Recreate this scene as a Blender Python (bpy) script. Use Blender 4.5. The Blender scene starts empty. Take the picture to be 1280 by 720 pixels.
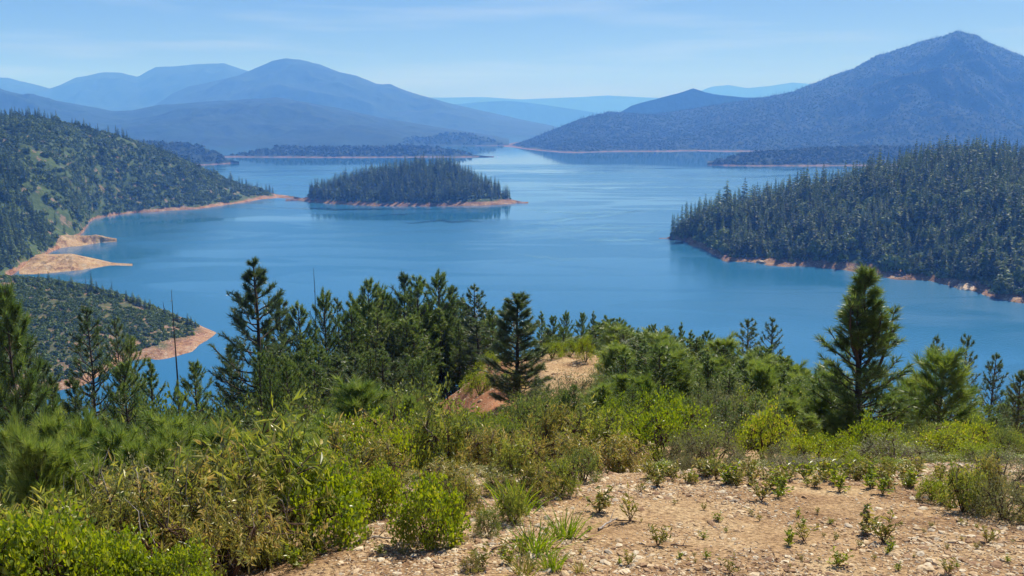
import bpy, math, random
import numpy as np
from mathutils import Vector

SC = bpy.context.scene
COL = SC.collection
R = math.radians
H = 120.0            # camera height above the lake
F = 1100.0           # focal length in photo pixels (1280 wide)
PITCH = R(10.8)

# ------------------------------------------------------------------ camera
cd = bpy.data.cameras.new("camera")
cam = bpy.data.objects.new("camera", cd)
COL.objects.link(cam)
cam.location = (0, 0, H)
cam.rotation_euler = (R(90) - PITCH, 0, 0)
cd.sensor_width = 36.0
cd.lens = F / 1280 * 36.0
cd.clip_start = 0.1
cd.clip_end = 90000
SC.camera = cam

# ------------------------------------------------------------------ world, sun, exposure
SUN_EL, SUN_AZ = R(50), R(32)       # azimuth clockwise from +Y (view direction)
W = bpy.data.worlds.new("World")
SC.world = W
W.use_nodes = True
wn, wl = W.node_tree.nodes, W.node_tree.links
wn.clear()
wo = wn.new("ShaderNodeOutputWorld")
bg = wn.new("ShaderNodeBackground")
sky = wn.new("ShaderNodeTexSky")
sky.sky_type = 'NISHITA'
sky.sun_disc = False
sky.sun_elevation = SUN_EL
sky.sun_rotation = SUN_AZ
sky.altitude = 300
sky.air_density = 1.0
sky.dust_density = 0.6
sky.ozone_density = 2.0
bg.inputs['Strength'].default_value = 0.08
# thin high cirrus, mixed by direction
tcw = wn.new("ShaderNodeTexCoord")
mpw = wn.new("ShaderNodeMapping")
mpw.inputs['Rotation'].default_value = (R(4), R(-5), 0)
mpw.inputs['Scale'].default_value = (1.6, 1.6, 22)
nzw = wn.new("ShaderNodeTexNoise")
nzw.inputs['Scale'].default_value = 2.2
nzw.inputs['Detail'].default_value = 6
rpw = wn.new("ShaderNodeMapRange")
rpw.inputs['From Min'].default_value = 0.5
rpw.inputs['From Max'].default_value = 0.75
rpw.inputs['To Max'].default_value = 0.38
mxw = wn.new("ShaderNodeMix"); mxw.data_type = 'RGBA'
wl.new(tcw.outputs['Generated'], mpw.inputs[0]); wl.new(mpw.outputs[0], nzw.inputs['Vector'])
wl.new(nzw.outputs['Fac'], rpw.inputs['Value']); wl.new(rpw.outputs[0], mxw.inputs[0])
tint = wn.new("ShaderNodeMix"); tint.data_type = 'RGBA'; tint.blend_type = 'MULTIPLY'
tint.inputs[0].default_value = 1.0
tint.inputs[7].default_value = (0.335, 0.465, 0.74, 1)
wl.new(sky.outputs[0], tint.inputs[6])
wl.new(tint.outputs[2], mxw.inputs[6]); mxw.inputs[7].default_value = (5.5, 6.8, 8.6, 1)
wl.new(mxw.outputs[2], bg.inputs['Color']); wl.new(bg.outputs[0], wo.inputs[0])

sd = bpy.data.lights.new("sun", 'SUN')
sd.energy = 5.0
sd.angle = R(0.53)
sd.color = (1.0, 0.97, 0.92)
sun = bpy.data.objects.new("sun", sd)
COL.objects.link(sun)
_sv = Vector((math.sin(SUN_AZ) * math.cos(SUN_EL), math.cos(SUN_AZ) * math.cos(SUN_EL), math.sin(SUN_EL)))
sun.rotation_euler = _sv.to_track_quat('Z', 'Y').to_euler()
sun.location = (0, 0, 400)

SC.view_settings.view_transform = 'Standard'
SC.view_settings.look = 'None'
SC.view_settings.exposure = 0.55
SC.view_settings.gamma = 1.0
SC.cycles.volume_bounces = 3

HAZE_DENSITY = 2.0e-4
HAZE_COLOR = (0.122, 0.335, 0.88, 1)

# ------------------------------------------------------------------ pixel <-> world
cp, sp_ = math.cos(PITCH), math.sin(PITCH)
def ray(px, py):
    v = (py - 360) / F
    return ((px - 640) / F, cp - v * sp_, -sp_ - v * cp)
def on_water(px, py, z=0.0):
    d = ray(px, py); t = (H - z) / -d[2]
    return d[0] * t, d[1] * t
def at_y(px, py, Y):
    d = ray(px, py); t = Y / d[1]
    return d[0] * t, Y, H + d[2] * t

# ------------------------------------------------------------------ noise
_rs = np.random.RandomState(11)
_LAT = _rs.rand(256, 256)
def vnoise(x, y):
    xi, yi = np.floor(x).astype(int), np.floor(y).astype(int)
    fx, fy = x - xi, y - yi
    fx = fx * fx * (3 - 2 * fx); fy = fy * fy * (3 - 2 * fy)
    a = _LAT[xi & 255, yi & 255]; b = _LAT[(xi + 1) & 255, yi & 255]
    c = _LAT[xi & 255, (yi + 1) & 255]; d = _LAT[(xi + 1) & 255, (yi + 1) & 255]
    return (a * (1 - fx) + b * fx) * (1 - fy) + (c * (1 - fx) + d * fx) * fy
def fbm(x, y, scale, octaves=4, gain=0.5):
    x = np.asarray(x, float) / scale; y = np.asarray(y, float) / scale
    s, amp, tot = 0, 1.0, 0
    for o in range(octaves):
        s = s + amp * (vnoise(x + 17.3 * o, y - 9.1 * o) * 2 - 1); tot += amp
        x, y, amp = x * 2.03, y * 2.03, amp * gain
    return s / tot
def ridged(x, y, scale, octaves=4):
    x = np.asarray(x, float) / scale; y = np.asarray(y, float) / scale
    s, amp, tot = 0, 1.0, 0
    for o in range(octaves):
        s = s + amp * (1 - np.abs(vnoise(x + 7.7 * o, y + 3.3 * o) * 2 - 1) * 2); tot += amp
        x, y, amp = x * 2.07, y * 2.07, amp * 0.5
    return s / tot

# ------------------------------------------------------------------ mesh builder
class MB:
    def __init__(self):
        self.v, self.q, self.t, self.tv, self.n = [], [], [], [], 0
        self.qm, self.tm = [], []
    def add(self, verts, quads=None, tris=None, tint=0.5, mat=0):
        verts = np.asarray(verts, float).reshape(-1, 3)
        if quads is not None and len(quads):
            q = np.asarray(quads, int).reshape(-1, 4) + self.n
            self.q.append(q); self.qm.append(np.full(len(q), mat))
        if tris is not None and len(tris):
            t = np.asarray(tris, int).reshape(-1, 3) + self.n
            self.t.append(t); self.tm.append(np.full(len(t), mat))
        self.v.append(verts)
        self.tv.append(np.broadcast_to(np.asarray(tint, float), (len(verts),)).copy())
        self.n += len(verts)
    def mesh(self, name, mats, smooth=False):
        me = bpy.data.meshes.new(name)
        v = np.concatenate(self.v) if self.v else np.zeros((0, 3))
        q = np.concatenate(self.q) if self.q else np.zeros((0, 4), int)
        t = np.concatenate(self.t) if self.t else np.zeros((0, 3), int)
        me.vertices.add(len(v)); me.vertices.foreach_set("co", v.ravel())
        loops = np.concatenate([q.ravel(), t.ravel()])
        me.loops.add(len(loops)); me.loops.foreach_set("vertex_index", loops.astype(np.int32))
        me.polygons.add(len(q) + len(t))
        st = np.concatenate([np.arange(len(q)) * 4, len(q) * 4 + np.arange(len(t)) * 3])
        me.polygons.foreach_set("loop_start", st.astype(np.int32))
        mi = np.concatenate(self.qm + self.tm) if (self.qm or self.tm) else np.zeros(0)
        me.polygons.foreach_set("material_index", mi.astype(np.int32))
        me.polygons.foreach_set("use_smooth", np.full(len(q) + len(t), bool(smooth)))
        me.update(calc_edges=True)
        at = me.attributes.new("tint", 'FLOAT', 'POINT')
        at.data.foreach_set("value", np.concatenate(self.tv).astype(np.float32) if self.tv else [])
        for m in (mats if isinstance(mats, (list, tuple)) else [mats]):
            me.materials.append(m)
        return me

def link(name, me, parent=None, loc=None, kind=None):
    o = bpy.data.objects.new(name, me)
    COL.objects.link(o)
    if parent: o.parent = parent
    if loc is not None: o.location = loc
    if kind: o['kind'] = kind
    return o
def tag(o, label, cat, group=None):
    o['label'] = label; o['category'] = cat
    if group: o['group'] = group
    return o
def thing(name, label, cat, loc=(0, 0, 0), rz=0, scale=(1, 1, 1), group=None, tilt=(0, 0)):
    o = bpy.data.objects.new(name, None)
    COL.objects.link(o)
    o.empty_display_size = 0.1
    o.location = loc; o.rotation_euler = (tilt[0], tilt[1], rz); o.scale = scale
    return tag(o, label, cat, group)

def unit(a):
    return a / np.maximum(np.linalg.norm(a, axis=-1, keepdims=True), 1e-9)

def tube(mb, pts, rad, sides=5, tint=0.5, mat=0):
    pts = np.asarray(pts, float); K = len(pts)
    rad = np.broadcast_to(np.asarray(rad, float), (K,))
    tg = unit(np.gradient(pts, axis=0))
    ref = np.array([0.0, 0, 1]) if abs(tg[0][2]) < 0.85 else np.array([1.0, 0, 0])
    s = unit(np.cross(tg, ref)); n = np.cross(s, tg)
    an = np.arange(sides) / sides * 2 * math.pi
    ring = pts[:, None] + rad[:, None, None] * (np.cos(an)[None, :, None] * s[:, None] + np.sin(an)[None, :, None] * n[:, None])
    i = np.arange(K - 1)[:, None] * sides; j = np.arange(sides)[None]; j2 = (j + 1) % sides
    q = np.stack([i + j, i + j2, i + sides + j2, i + sides + j], -1).reshape(-1, 4)
    mb.add(ring.reshape(-1, 3), quads=q, tint=tint, mat=mat)

def leaves(mb, p, d, L, Wd, rng, hexa=False, fold=0.15, tint=None, mat=0, flat=0.0):
    """p base points, d unit directions, one leaf each"""
    n = len(p)
    rv = rng.normal(size=(n, 3))
    if flat: rv = rv * (1 - flat) + np.array([0, 0, 1.0]) * flat * 2
    s = unit(np.cross(d, rv)); nn = np.cross(s, d)
    L = np.broadcast_to(L, (n,))[:, None]; Wd = np.broadcast_to(Wd, (n,))[:, None]
    droop = nn * 0
    if tint is None: tint = rng.rand(n)
    if hexa:
        vs = [p, p + d * L * .28 + s * Wd * .45 + nn * Wd * fold, p + d * L * .72 + s * Wd * .42 + nn * Wd * fold, p + d * L,
              p + d * L * .72 - s * Wd * .42 + nn * Wd * fold, p + d * L * .28 - s * Wd * .45 + nn * Wd * fold]
        v = np.stack(vs, 1); b = np.arange(n)[:, None] * 6
        q = np.concatenate([b + [[0, 1, 2, 3]], b + [[0, 3, 4, 5]]])
        mb.add(v.reshape(-1, 3), quads=q, tint=np.repeat(tint, 6), mat=mat)
    else:
        vs = [p, p + d * L * .45 + s * Wd * .5 + nn * Wd * fold, p + d * L, p + d * L * .45 - s * Wd * .5 + nn * Wd * fold]
        v = np.stack(vs, 1); b = np.arange(n)[:, None] * 4
        t = np.concatenate([b + [[0, 1, 2]], b + [[0, 2, 3]]])
        mb.add(v.reshape(-1, 3), tris=t, tint=np.repeat(tint, 4), mat=mat)

def needles(mb, p, d, L, w, rng, tint=None, mat=0):
    n = len(p)
    s = unit(np.cross(d, rng.normal(size=(n, 3))))
    L = np.broadcast_to(L, (n,))[:, None]
    v = np.stack([p - s * w / 2, p + s * w / 2, p + d * L], 1)
    if tint is None: tint = rng.rand(n)
    mb.add(v.reshape(-1, 3), tris=np.arange(n * 3).reshape(-1, 3), tint=np.repeat(tint, 3), mat=mat)

def tufts(mb, c, td, n, L, w, rng, spread=1.25, tw=None, mat=0):
    """c, td: tuft centres and directions; n needles each"""
    T = len(c)
    if T == 0: return
    cc = np.repeat(c, n, 0); dd = np.repeat(td, n, 0)
    perp = unit(np.cross(dd, rng.normal(size=(T * n, 3))))
    th = rng.uniform(0.12, spread, T * n)[:, None]
    nd = unit(dd * np.cos(th) + perp * np.sin(th))
    base = cc - dd * (rng.rand(T * n, 1) * L * 0.75)
    tt = np.repeat(rng.rand(T), n) * 0.6 + rng.rand(T * n) * 0.4
    needles(mb, base, nd, L * rng.uniform(.75, 1.1, T * n), w, rng, tint=tt, mat=mat)

# ------------------------------------------------------------------ materials
def new_mat(name):
    m = bpy.data.materials.new(name); m.use_nodes = True
    n = m.node_tree.nodes; l = m.node_tree.links
    return m, n, l, n['Principled BSDF']
def ramp(n, stops, interp='LINEAR'):
    r = n.new("ShaderNodeValToRGB"); r.color_ramp.interpolation = interp
    e = r.color_ramp.elements
    while len(e) < len(stops): e.new(0.5)
    for k, (p, c) in enumerate(stops):
        e[k].position = p; e[k].color = (*c, 1)
    return r
def math_node(n, l, op, a, b=None, c=None):
    m = n.new("ShaderNodeMath"); m.operation = op
    for i, x in enumerate((a, b, c)):
        if x is None: continue
        if isinstance(x, (int, float)): m.inputs[i].default_value = x
        else: l.new(x, m.inputs[i])
    return m.outputs[0]
def noise_node(n, l, scale, detail=4, vec=None, rough=0.5, dist=0.0):
    z = n.new("ShaderNodeTexNoise"); z.inputs['Scale'].default_value = scale
    z.inputs['Detail'].default_value = detail; z.inputs['Roughness'].default_value = rough
    z.inputs['Distortion'].default_value = dist
    if vec is not None: l.new(vec, z.inputs['Vector'])
    return z.outputs['Fac']
def world_pos(n):
    return n.new("ShaderNodeNewGeometry").outputs['Position']

def leaf_mat(name, stops, rough=0.5, trans=0.3, spec=0.4, objvar=0.35, gain=1.0):
    stops = [(p_, tuple(min(.75, c_ * gain) for c_ in col_)) for p_, col_ in stops]
    m, n, l, b = new_mat(name)
    at = n.new("ShaderNodeAttribute"); at.attribute_name = "tint"
    oi = n.new("ShaderNodeObjectInfo")
    f = math_node(n, l, 'MULTIPLY_ADD', oi.outputs['Random'], objvar, -objvar / 2)
    f = math_node(n, l, 'ADD', f, at.outputs['Fac'])
    r = ramp(n, stops); l.new(f, r.inputs[0])
    l.new(r.outputs[0], b.inputs['Base Color'])
    b.inputs['Roughness'].default_value = rough
    b.inputs['Specular IOR Level'].default_value = spec
    if trans > 0:
        t = n.new("ShaderNodeBsdfTranslucent")
        hs = n.new("ShaderNodeHueSaturation"); hs.inputs['Saturation'].default_value = 1.15
        hs.inputs['Value'].default_value = 1.5
        l.new(r.outputs[0], hs.inputs['Color']); l.new(hs.outputs[0], t.inputs[0])
        mx = n.new("ShaderNodeMixShader"); mx.inputs[0].default_value = trans
        l.new(b.outputs[0], mx.inputs[1]); l.new(t.outputs[0], mx.inputs[2])
        l.new(mx.outputs[0], n['Material Output'].inputs[0])
    return m

def bark_mat(name, c1, c2, scale=30):
    m, n, l, b = new_mat(name)
    tc = n.new("ShaderNodeTexCoord")
    mp = n.new("ShaderNodeMapping"); mp.inputs['Scale'].default_value = (1, 1, 0.3)
    l.new(tc.outputs['Object'], mp.inputs[0])
    z = noise_node(n, l, scale, 5, mp.outputs[0])
    r = ramp(n, [(0.35, c1), (0.65, c2)]); l.new(z, r.inputs[0])
    l.new(r.outputs[0], b.inputs['Base Color']); b.inputs['Roughness'].default_value = 0.9
    bp = n.new("ShaderNodeBump"); bp.inputs['Strength'].default_value = 0.6; bp.inputs['Distance'].default_value = 0.02
    l.new(z, bp.inputs['Height']); l.new(bp.outputs[0], b.inputs['Normal'])
    return m

def land_mat(name, soils, covers, cover_scale, cover_thresh, ring=(3.6, 5.2), bump=1.0, bump_scale=0.12, rock=((0.34, 0.20, 0.12), (0.20, 0.085, 0.05), (0.50, 0.38, 0.27))):
    """drawdown ring of bare soil just above the water, vegetation cover above"""
    m, n, l, b = new_mat(name)
    p = world_pos(n)
    sep = n.new("ShaderNodeSeparateXYZ"); l.new(p, sep.inputs[0])
    z1 = noise_node(n, l, 0.035, 4, p, 0.6)
    z2 = math_node(n, l, 'MULTIPLY_ADD', noise_node(n, l, 0.55, 4, p, 0.7), 0.7, math_node(n, l, 'MULTIPLY', noise_node(n, l, 0.09, 5, p, 0.65), 0.7))
    z2 = math_node(n, l, 'ADD', z2, -0.2)
    lvl = math_node(n, l, 'MULTIPLY_ADD', z1, 9, -4.5)
    zz = math_node(n, l, 'ADD', sep.outputs['Z'], lvl)
    mr = n.new("ShaderNodeMapRange"); mr.inputs['From Min'].default_value = ring[0]; mr.inputs['From Max'].default_value = ring[1]
    l.new(zz, mr.inputs['Value'])
    rr = ramp(n, [(0.30, tuple(c * .5 for c in rock[1])), (0.42, rock[1]), (0.50, rock[0]), (0.58, rock[0]), (0.66, rock[2])]); l.new(z2, rr.inputs[0])
    # horizontal strand lines left by the falling water
    wv = n.new("ShaderNodeTexWave"); wv.wave_type = 'BANDS'; wv.bands_direction = 'Z'
    wv.inputs['Scale'].default_value = 0.7; wv.inputs['Distortion'].default_value = 9.0; wv.inputs['Detail'].default_value = 2
    l.new(p, wv.inputs['Vector'])
    mw = n.new("ShaderNodeMix"); mw.data_type = 'RGBA'; mw.blend_type = 'MULTIPLY'; mw.inputs[0].default_value = 0.3
    l.new(rr.outputs[0], mw.inputs[6]); l.new(wv.outputs['Color'], mw.inputs[7])
    z3 = noise_node(n, l, cover_scale, 5, p, 0.6)
    soil = ramp(n, [(0.3, soils[0]), (0.7, soils[1])]); l.new(z2, soil.inputs[0])
    cov = ramp(n, [(0.3, covers[0]), (0.7, covers[1])]); l.new(noise_node(n, l, cover_scale * 2.3, 4, p), cov.inputs[0])
    th = n.new("ShaderNodeMapRange"); th.inputs['From Min'].default_value = cover_thresh - 0.04; th.inputs['From Max'].default_value = cover_thresh + 0.04
    l.new(z3, th.inputs['Value'])
    m1 = n.new("ShaderNodeMix"); m1.data_type = 'RGBA'
    l.new(th.outputs[0], m1.inputs[0]); l.new(cov.outputs[0], m1.inputs[6]); l.new(soil.outputs[0], m1.inputs[7])
    m2 = n.new("ShaderNodeMix"); m2.data_type = 'RGBA'
    l.new(mr.outputs[0], m2.inputs[0]); l.new(mw.outputs[2], m2.inputs[6]); l.new(m1.outputs[2], m2.inputs[7])
    l.new(m2.outputs[2], b.inputs['Base Color'])
    b.inputs['Roughness'].default_value = 0.95
    b.inputs['Specular IOR Level'].default_value = 0.1
    bp = n.new("ShaderNodeBump"); bp.inputs['Strength'].default_value = 0.8; bp.inputs['Distance'].default_value = bump
    l.new(noise_node(n, l, bump_scale, 5, p, 0.6), bp.inputs['Height']); l.new(bp.outputs[0], b.inputs['Normal'])
    return m

M_forest = land_mat('forest_land', ((.09, .07, .04), (.15, .10, .06)), ((.022, .045, .018), (.05, .085, .03)), 0.05, 0.66, bump=1.6, bump_scale=0.18, rock=((0.26, 0.155, 0.095), (0.15, 0.08, 0.055), (0.50, 0.38, 0.26)))  # rock tones darkened to paint shade onto the shore ring
M_chap = land_mat('chaparral_land', ((.13, .10, .06), (.21, .15, .10)), ((.035, .06, .022), (.075, .11, .035)), 0.09, 0.60, ring=(2.2, 3.6), bump=1.5, bump_scale=0.2)
M_spur = land_mat('spur_land', ((.17, .11, .075), (.27, .18, .125)), ((.06, .075, .03), (.10, .10, .05)), 0.10, 0.56, ring=(1.9, 3.6), bump=0.9, bump_scale=0.45, rock=((0.36, 0.215, 0.13), (0.25, 0.125, 0.075), (0.46, 0.35, 0.25)))
M_sand = land_mat('sand_land', ((.36, .24, .13), (.44, .32, .19)), ((.14, .13, .06), (.40, .27, .15)), 0.3, 0.5, ring=(5, 9), bump=1.6, bump_scale=0.35, rock=((0.44, 0.30, 0.16), (0.32, 0.18, 0.09), (0.52, 0.42, 0.29)))
M_mtn = land_mat('mountain_land', ((.012, .026, .014), (.022, .038, .018)), ((.010, .022, .012), (.018, .034, .016)), 0.02, 0.60, ring=(1.2, 2.8), bump=6, bump_scale=0.05, rock=((0.22, 0.13, 0.09), (0.15, 0.08, 0.055), (0.34, 0.26, 0.19)))
M_far = land_mat('far_land', ((.010, .028, .018), (.015, .036, .022)), ((.008, .022, .015), (.013, .031, .019)), 0.004, 0.55, ring=(-50, -49), bump=20, bump_scale=0.01)

M_tree_far = leaf_mat('conifer_needles', [(0.0, (.018, .040, .018)), (0.4, (.05, .085, .026)), (0.75, (.10, .14, .036)), (1.0, (.15, .18, .055))], 0.6, 0.25, 0.25, 0.65, gain=1.35)
M_shrub_far = leaf_mat('chaparral_leaves', [(0.0, (.03, .05, .018)), (0.5, (.065, .10, .028)), (1.0, (.12, .16, .045))], 0.8, 0.18, 0.15, 0.5, gain=1.25)
M_mtn_tree = leaf_mat('mountain_needles', [(0.0, (.014, .030, .015)), (0.5, (.026, .046, .020)), (1.0, (.042, .066, .027))], 0.8, 0.1, 0.15, 0.5)
M_trunk_far = bark_mat('distant_bark', (.05, .035, .025), (.11, .08, .06), 2)
M_needle = leaf_mat('pine_needles', [(0.0, (.04, .07, .02)), (0.5, (.105, .155, .038)), (0.85, (.19, .23, .065)), (1.0, (.28, .28, .11))], 0.40, 0.38, 0.5, 0.25, gain=1.25)
M_needle_dark = leaf_mat('dark_pine_needles', [(0.0, (.03, .052, .02)), (0.5, (.068, .10, .034)), (0.85, (.13, .16, .06)), (1.0, (.22, .23, .11))], 0.38, 0.35, 0.55, 0.25, gain=1.3)
M_needle_soft = leaf_mat('sapling_needles', [(0.0, (.05, .10, .025)), (0.5, (.155, .20, .042)), (1.0, (.27, .30, .085))], 0.42, 0.4, 0.5, 0.2, gain=1.3)
M_manz = leaf_mat('manzanita_leaves', [(0.0, (.07, .12, .018)), (0.5, (.215, .265, .035)), (0.85, (.33, .36, .05)), (1.0, (.42, .33, .08))], 0.38, 0.4, 0.5, 0.25, gain=1.1)
M_yerba = leaf_mat('yerba_santa_leaves', [(0.0, (.07, .085, .028)), (0.3, (.18, .19, .045)), (0.6, (.31, .29, .075)), (0.85, (.42, .30, .10)), (1.0, (.46, .40, .20))], 0.38, 0.3, 0.5, 0.2, gain=1.2)
M_yerba_green = leaf_mat('yellow_green_leaves', [(0.0, (.09, .12, .03)), (0.4, (.22, .26, .05)), (0.8, (.36, .34, .08)), (1.0, (.48, .36, .12))], 0.36, 0.38, 0.5, 0.25, gain=1.1)
M_brush = leaf_mat('brush_leaves', [(0.0, (.04, .065, .02)), (0.5, (.10, .135, .035)), (0.85, (.18, .20, .05)), (1.0, (.26, .24, .08))], 0.42, 0.35, 0.45, 0.3, gain=1.35)
M_buck = leaf_mat('buckbrush_leaves', [(0.0, (.07, .085, .035)), (0.5, (.14, .155, .065)), (1.0, (.24, .22, .11))], 0.5, 0.3, 0.35, 0.2, gain=1.25)
M_weed = leaf_mat('weed_leaves', [(0.0, (.12, .15, .03)), (0.5, (.25, .24, .05)), (1.0, (.42, .34, .12))], 0.45, 0.35, 0.45, 0.3)
M_grass = leaf_mat('green_grass', [(0.0, (.10, .17, .02)), (0.5, (.18, .27, .03)), (1.0, (.30, .33, .05))], 0.5, 0.4, 0.4, 0.3)
M_bark = bark_mat('pine_bark', (.035, .025, .02), (.11, .075, .05), 14)
M_stem = bark_mat('shrub_stem', (.04, .022, .016), (.12, .06, .035), 25)
M_dead = bark_mat('weathered_wood', (.16, .13, .11), (.42, .37, .32), 18)
M_snag = bark_mat('charred_snag', (.02, .018, .018), (.09, .08, .075), 4)

# ------------------------------------------------------------------ water
def water_material():
    m, n, l, b = new_mat('lake_water')
    p = world_pos(n)
    mp = n.new("ShaderNodeMapping"); mp.inputs['Scale'].default_value = (0.35, 1.0, 1); mp.inputs['Rotation'].default_value = (0, 0, R(8))
    l.new(p, mp.inputs[0])
    calm = noise_node(n, l, 0.0022, 3, mp.outputs[0], 0.55, 0.6)
    mr = n.new("ShaderNodeMapRange"); mr.inputs['From Min'].default_value = 0.44; mr.inputs['From Max'].default_value = 0.56
    l.new(calm, mr.inputs['Value'])
    streak = noise_node(n, l, 0.012, 3, mp.outputs[0], 0.5, 1.2)
    ms = n.new("ShaderNodeMapRange"); ms.inputs['From Min'].default_value = 0.45; ms.inputs['From Max'].default_value = 0.55
    l.new(streak, ms.inputs['Value'])
    wind = math_node(n, l, 'MULTIPLY_ADD', ms.outputs[0], 0.5, math_node(n, l, 'MULTIPLY', mr.outputs[0], 0.5))
    # sheltered water in the lee of the big mountain stays calm
    sp = n.new("ShaderNodeSeparateXYZ"); l.new(p, sp.inputs[0])
    yy = math_node(n, l, 'MULTIPLY_ADD', calm, -500, math_node(n, l, 'MULTIPLY_ADD', streak, 260, sp.outputs['Y']))
    lee = n.new("ShaderNodeMapRange"); lee.inputs['From Min'].default_value = 2330; lee.inputs['From Max'].default_value = 2150
    l.new(yy, lee.inputs['Value'])
    wind = math_node(n, l, 'MULTIPLY', wind, lee.outputs[0])
    rg = math_node(n, l, 'MULTIPLY_ADD', wind, 0.20, 0.03)
    l.new(rg, b.inputs['Roughness'])
    b.inputs['Base Color'].default_value = (0.019, 0.122, 0.245, 1)
    b.inputs['IOR'].default_value = 1.333
    b.inputs['Specular IOR Level'].default_value = 0.5
    r1 = noise_node(n, l, 0.45, 3, p, 0.6)
    r2 = noise_node(n, l, 2.2, 2, p, 0.5)
    hh = math_node(n, l, 'MULTIPLY_ADD', r2, 0.35, r1)
    bp = n.new("ShaderNodeBump"); bp.inputs['Distance'].default_value = 0.28
    l.new(math_node(n, l, 'MULTIPLY_ADD', wind, 0.70, 0.05), bp.inputs['Strength'])
    l.new(hh, bp.inputs['Height']); l.new(bp.outputs[0], b.inputs['Normal'])
    return m
M_water = water_material()
mb = MB()
mb.add([(-19500, -400, 0), (19500, -400, 0), (19500, 19500, 0), (-19500, 19500, 0)], quads=[(0, 1, 2, 3)])
link('lake_water', mb.mesh('lake_water', M_water), kind='structure')
mb = MB()
mb.add([(-19600, -450, -16), (19600, -450, -16), (19600, 19600, -16), (-19600, 19600, -16)], quads=[(0, 1, 2, 3)])
link('lake_bed', mb.mesh('lake_bed', M_spur), kind='structure')

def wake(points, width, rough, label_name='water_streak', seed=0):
    """ribbon of water with sky sheen or island reflection painted in its colour, tapering out, a few centimetres proud of the lake"""
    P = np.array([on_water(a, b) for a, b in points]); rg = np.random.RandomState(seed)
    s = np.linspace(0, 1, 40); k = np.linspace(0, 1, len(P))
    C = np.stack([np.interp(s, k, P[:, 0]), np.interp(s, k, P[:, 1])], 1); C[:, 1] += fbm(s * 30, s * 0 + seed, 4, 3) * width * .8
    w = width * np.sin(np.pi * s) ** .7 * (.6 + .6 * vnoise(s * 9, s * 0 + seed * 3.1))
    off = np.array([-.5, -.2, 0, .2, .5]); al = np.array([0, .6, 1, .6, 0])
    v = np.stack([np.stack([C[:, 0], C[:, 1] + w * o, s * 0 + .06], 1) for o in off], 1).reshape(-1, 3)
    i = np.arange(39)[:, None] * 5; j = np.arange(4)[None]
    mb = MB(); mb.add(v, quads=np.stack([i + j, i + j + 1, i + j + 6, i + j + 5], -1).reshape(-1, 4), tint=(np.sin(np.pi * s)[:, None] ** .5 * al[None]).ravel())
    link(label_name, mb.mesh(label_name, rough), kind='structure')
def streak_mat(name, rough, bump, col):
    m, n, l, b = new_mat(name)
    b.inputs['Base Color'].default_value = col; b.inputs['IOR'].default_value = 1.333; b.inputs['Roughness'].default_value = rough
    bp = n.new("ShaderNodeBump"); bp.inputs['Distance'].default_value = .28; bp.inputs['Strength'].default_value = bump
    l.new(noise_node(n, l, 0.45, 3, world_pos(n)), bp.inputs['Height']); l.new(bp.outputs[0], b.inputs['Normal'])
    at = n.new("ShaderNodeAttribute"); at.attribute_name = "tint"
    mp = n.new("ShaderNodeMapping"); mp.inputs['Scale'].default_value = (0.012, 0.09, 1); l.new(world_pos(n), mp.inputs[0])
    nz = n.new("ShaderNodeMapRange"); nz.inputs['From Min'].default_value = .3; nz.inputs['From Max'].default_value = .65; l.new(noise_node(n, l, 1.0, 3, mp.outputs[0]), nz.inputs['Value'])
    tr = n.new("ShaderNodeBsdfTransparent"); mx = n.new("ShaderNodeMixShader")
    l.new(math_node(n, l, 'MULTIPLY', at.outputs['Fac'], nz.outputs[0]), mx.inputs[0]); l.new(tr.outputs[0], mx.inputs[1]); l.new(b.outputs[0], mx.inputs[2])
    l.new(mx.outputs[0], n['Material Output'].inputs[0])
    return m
M_painted_sheen = streak_mat('foam_painted_sheen', 0.15, 0.2, (0.15, 0.36, 0.49, 1))  # pale base colour paints wake foam and its brighter sky reflection
M_painted_reflection = streak_mat('slick_painted_reflection', 0.02, 0.0, (0.004, 0.035, 0.085, 1))  # dark base colour paints the island's reflection onto the smooth water
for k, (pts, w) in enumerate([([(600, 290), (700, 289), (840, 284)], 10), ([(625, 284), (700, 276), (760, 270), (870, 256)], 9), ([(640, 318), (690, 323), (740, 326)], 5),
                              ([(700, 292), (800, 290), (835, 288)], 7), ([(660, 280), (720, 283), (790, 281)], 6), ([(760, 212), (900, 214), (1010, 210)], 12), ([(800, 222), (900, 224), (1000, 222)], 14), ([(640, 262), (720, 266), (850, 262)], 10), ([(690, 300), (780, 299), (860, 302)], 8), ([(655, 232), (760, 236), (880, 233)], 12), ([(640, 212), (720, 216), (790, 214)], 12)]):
    wake(pts, w * 4.0, M_painted_sheen, seed=k)
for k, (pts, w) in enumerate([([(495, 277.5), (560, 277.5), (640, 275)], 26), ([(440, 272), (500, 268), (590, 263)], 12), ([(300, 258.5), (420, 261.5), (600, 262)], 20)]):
    wake(pts, w * 1.7, M_painted_reflection, seed=20 + k)

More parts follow.
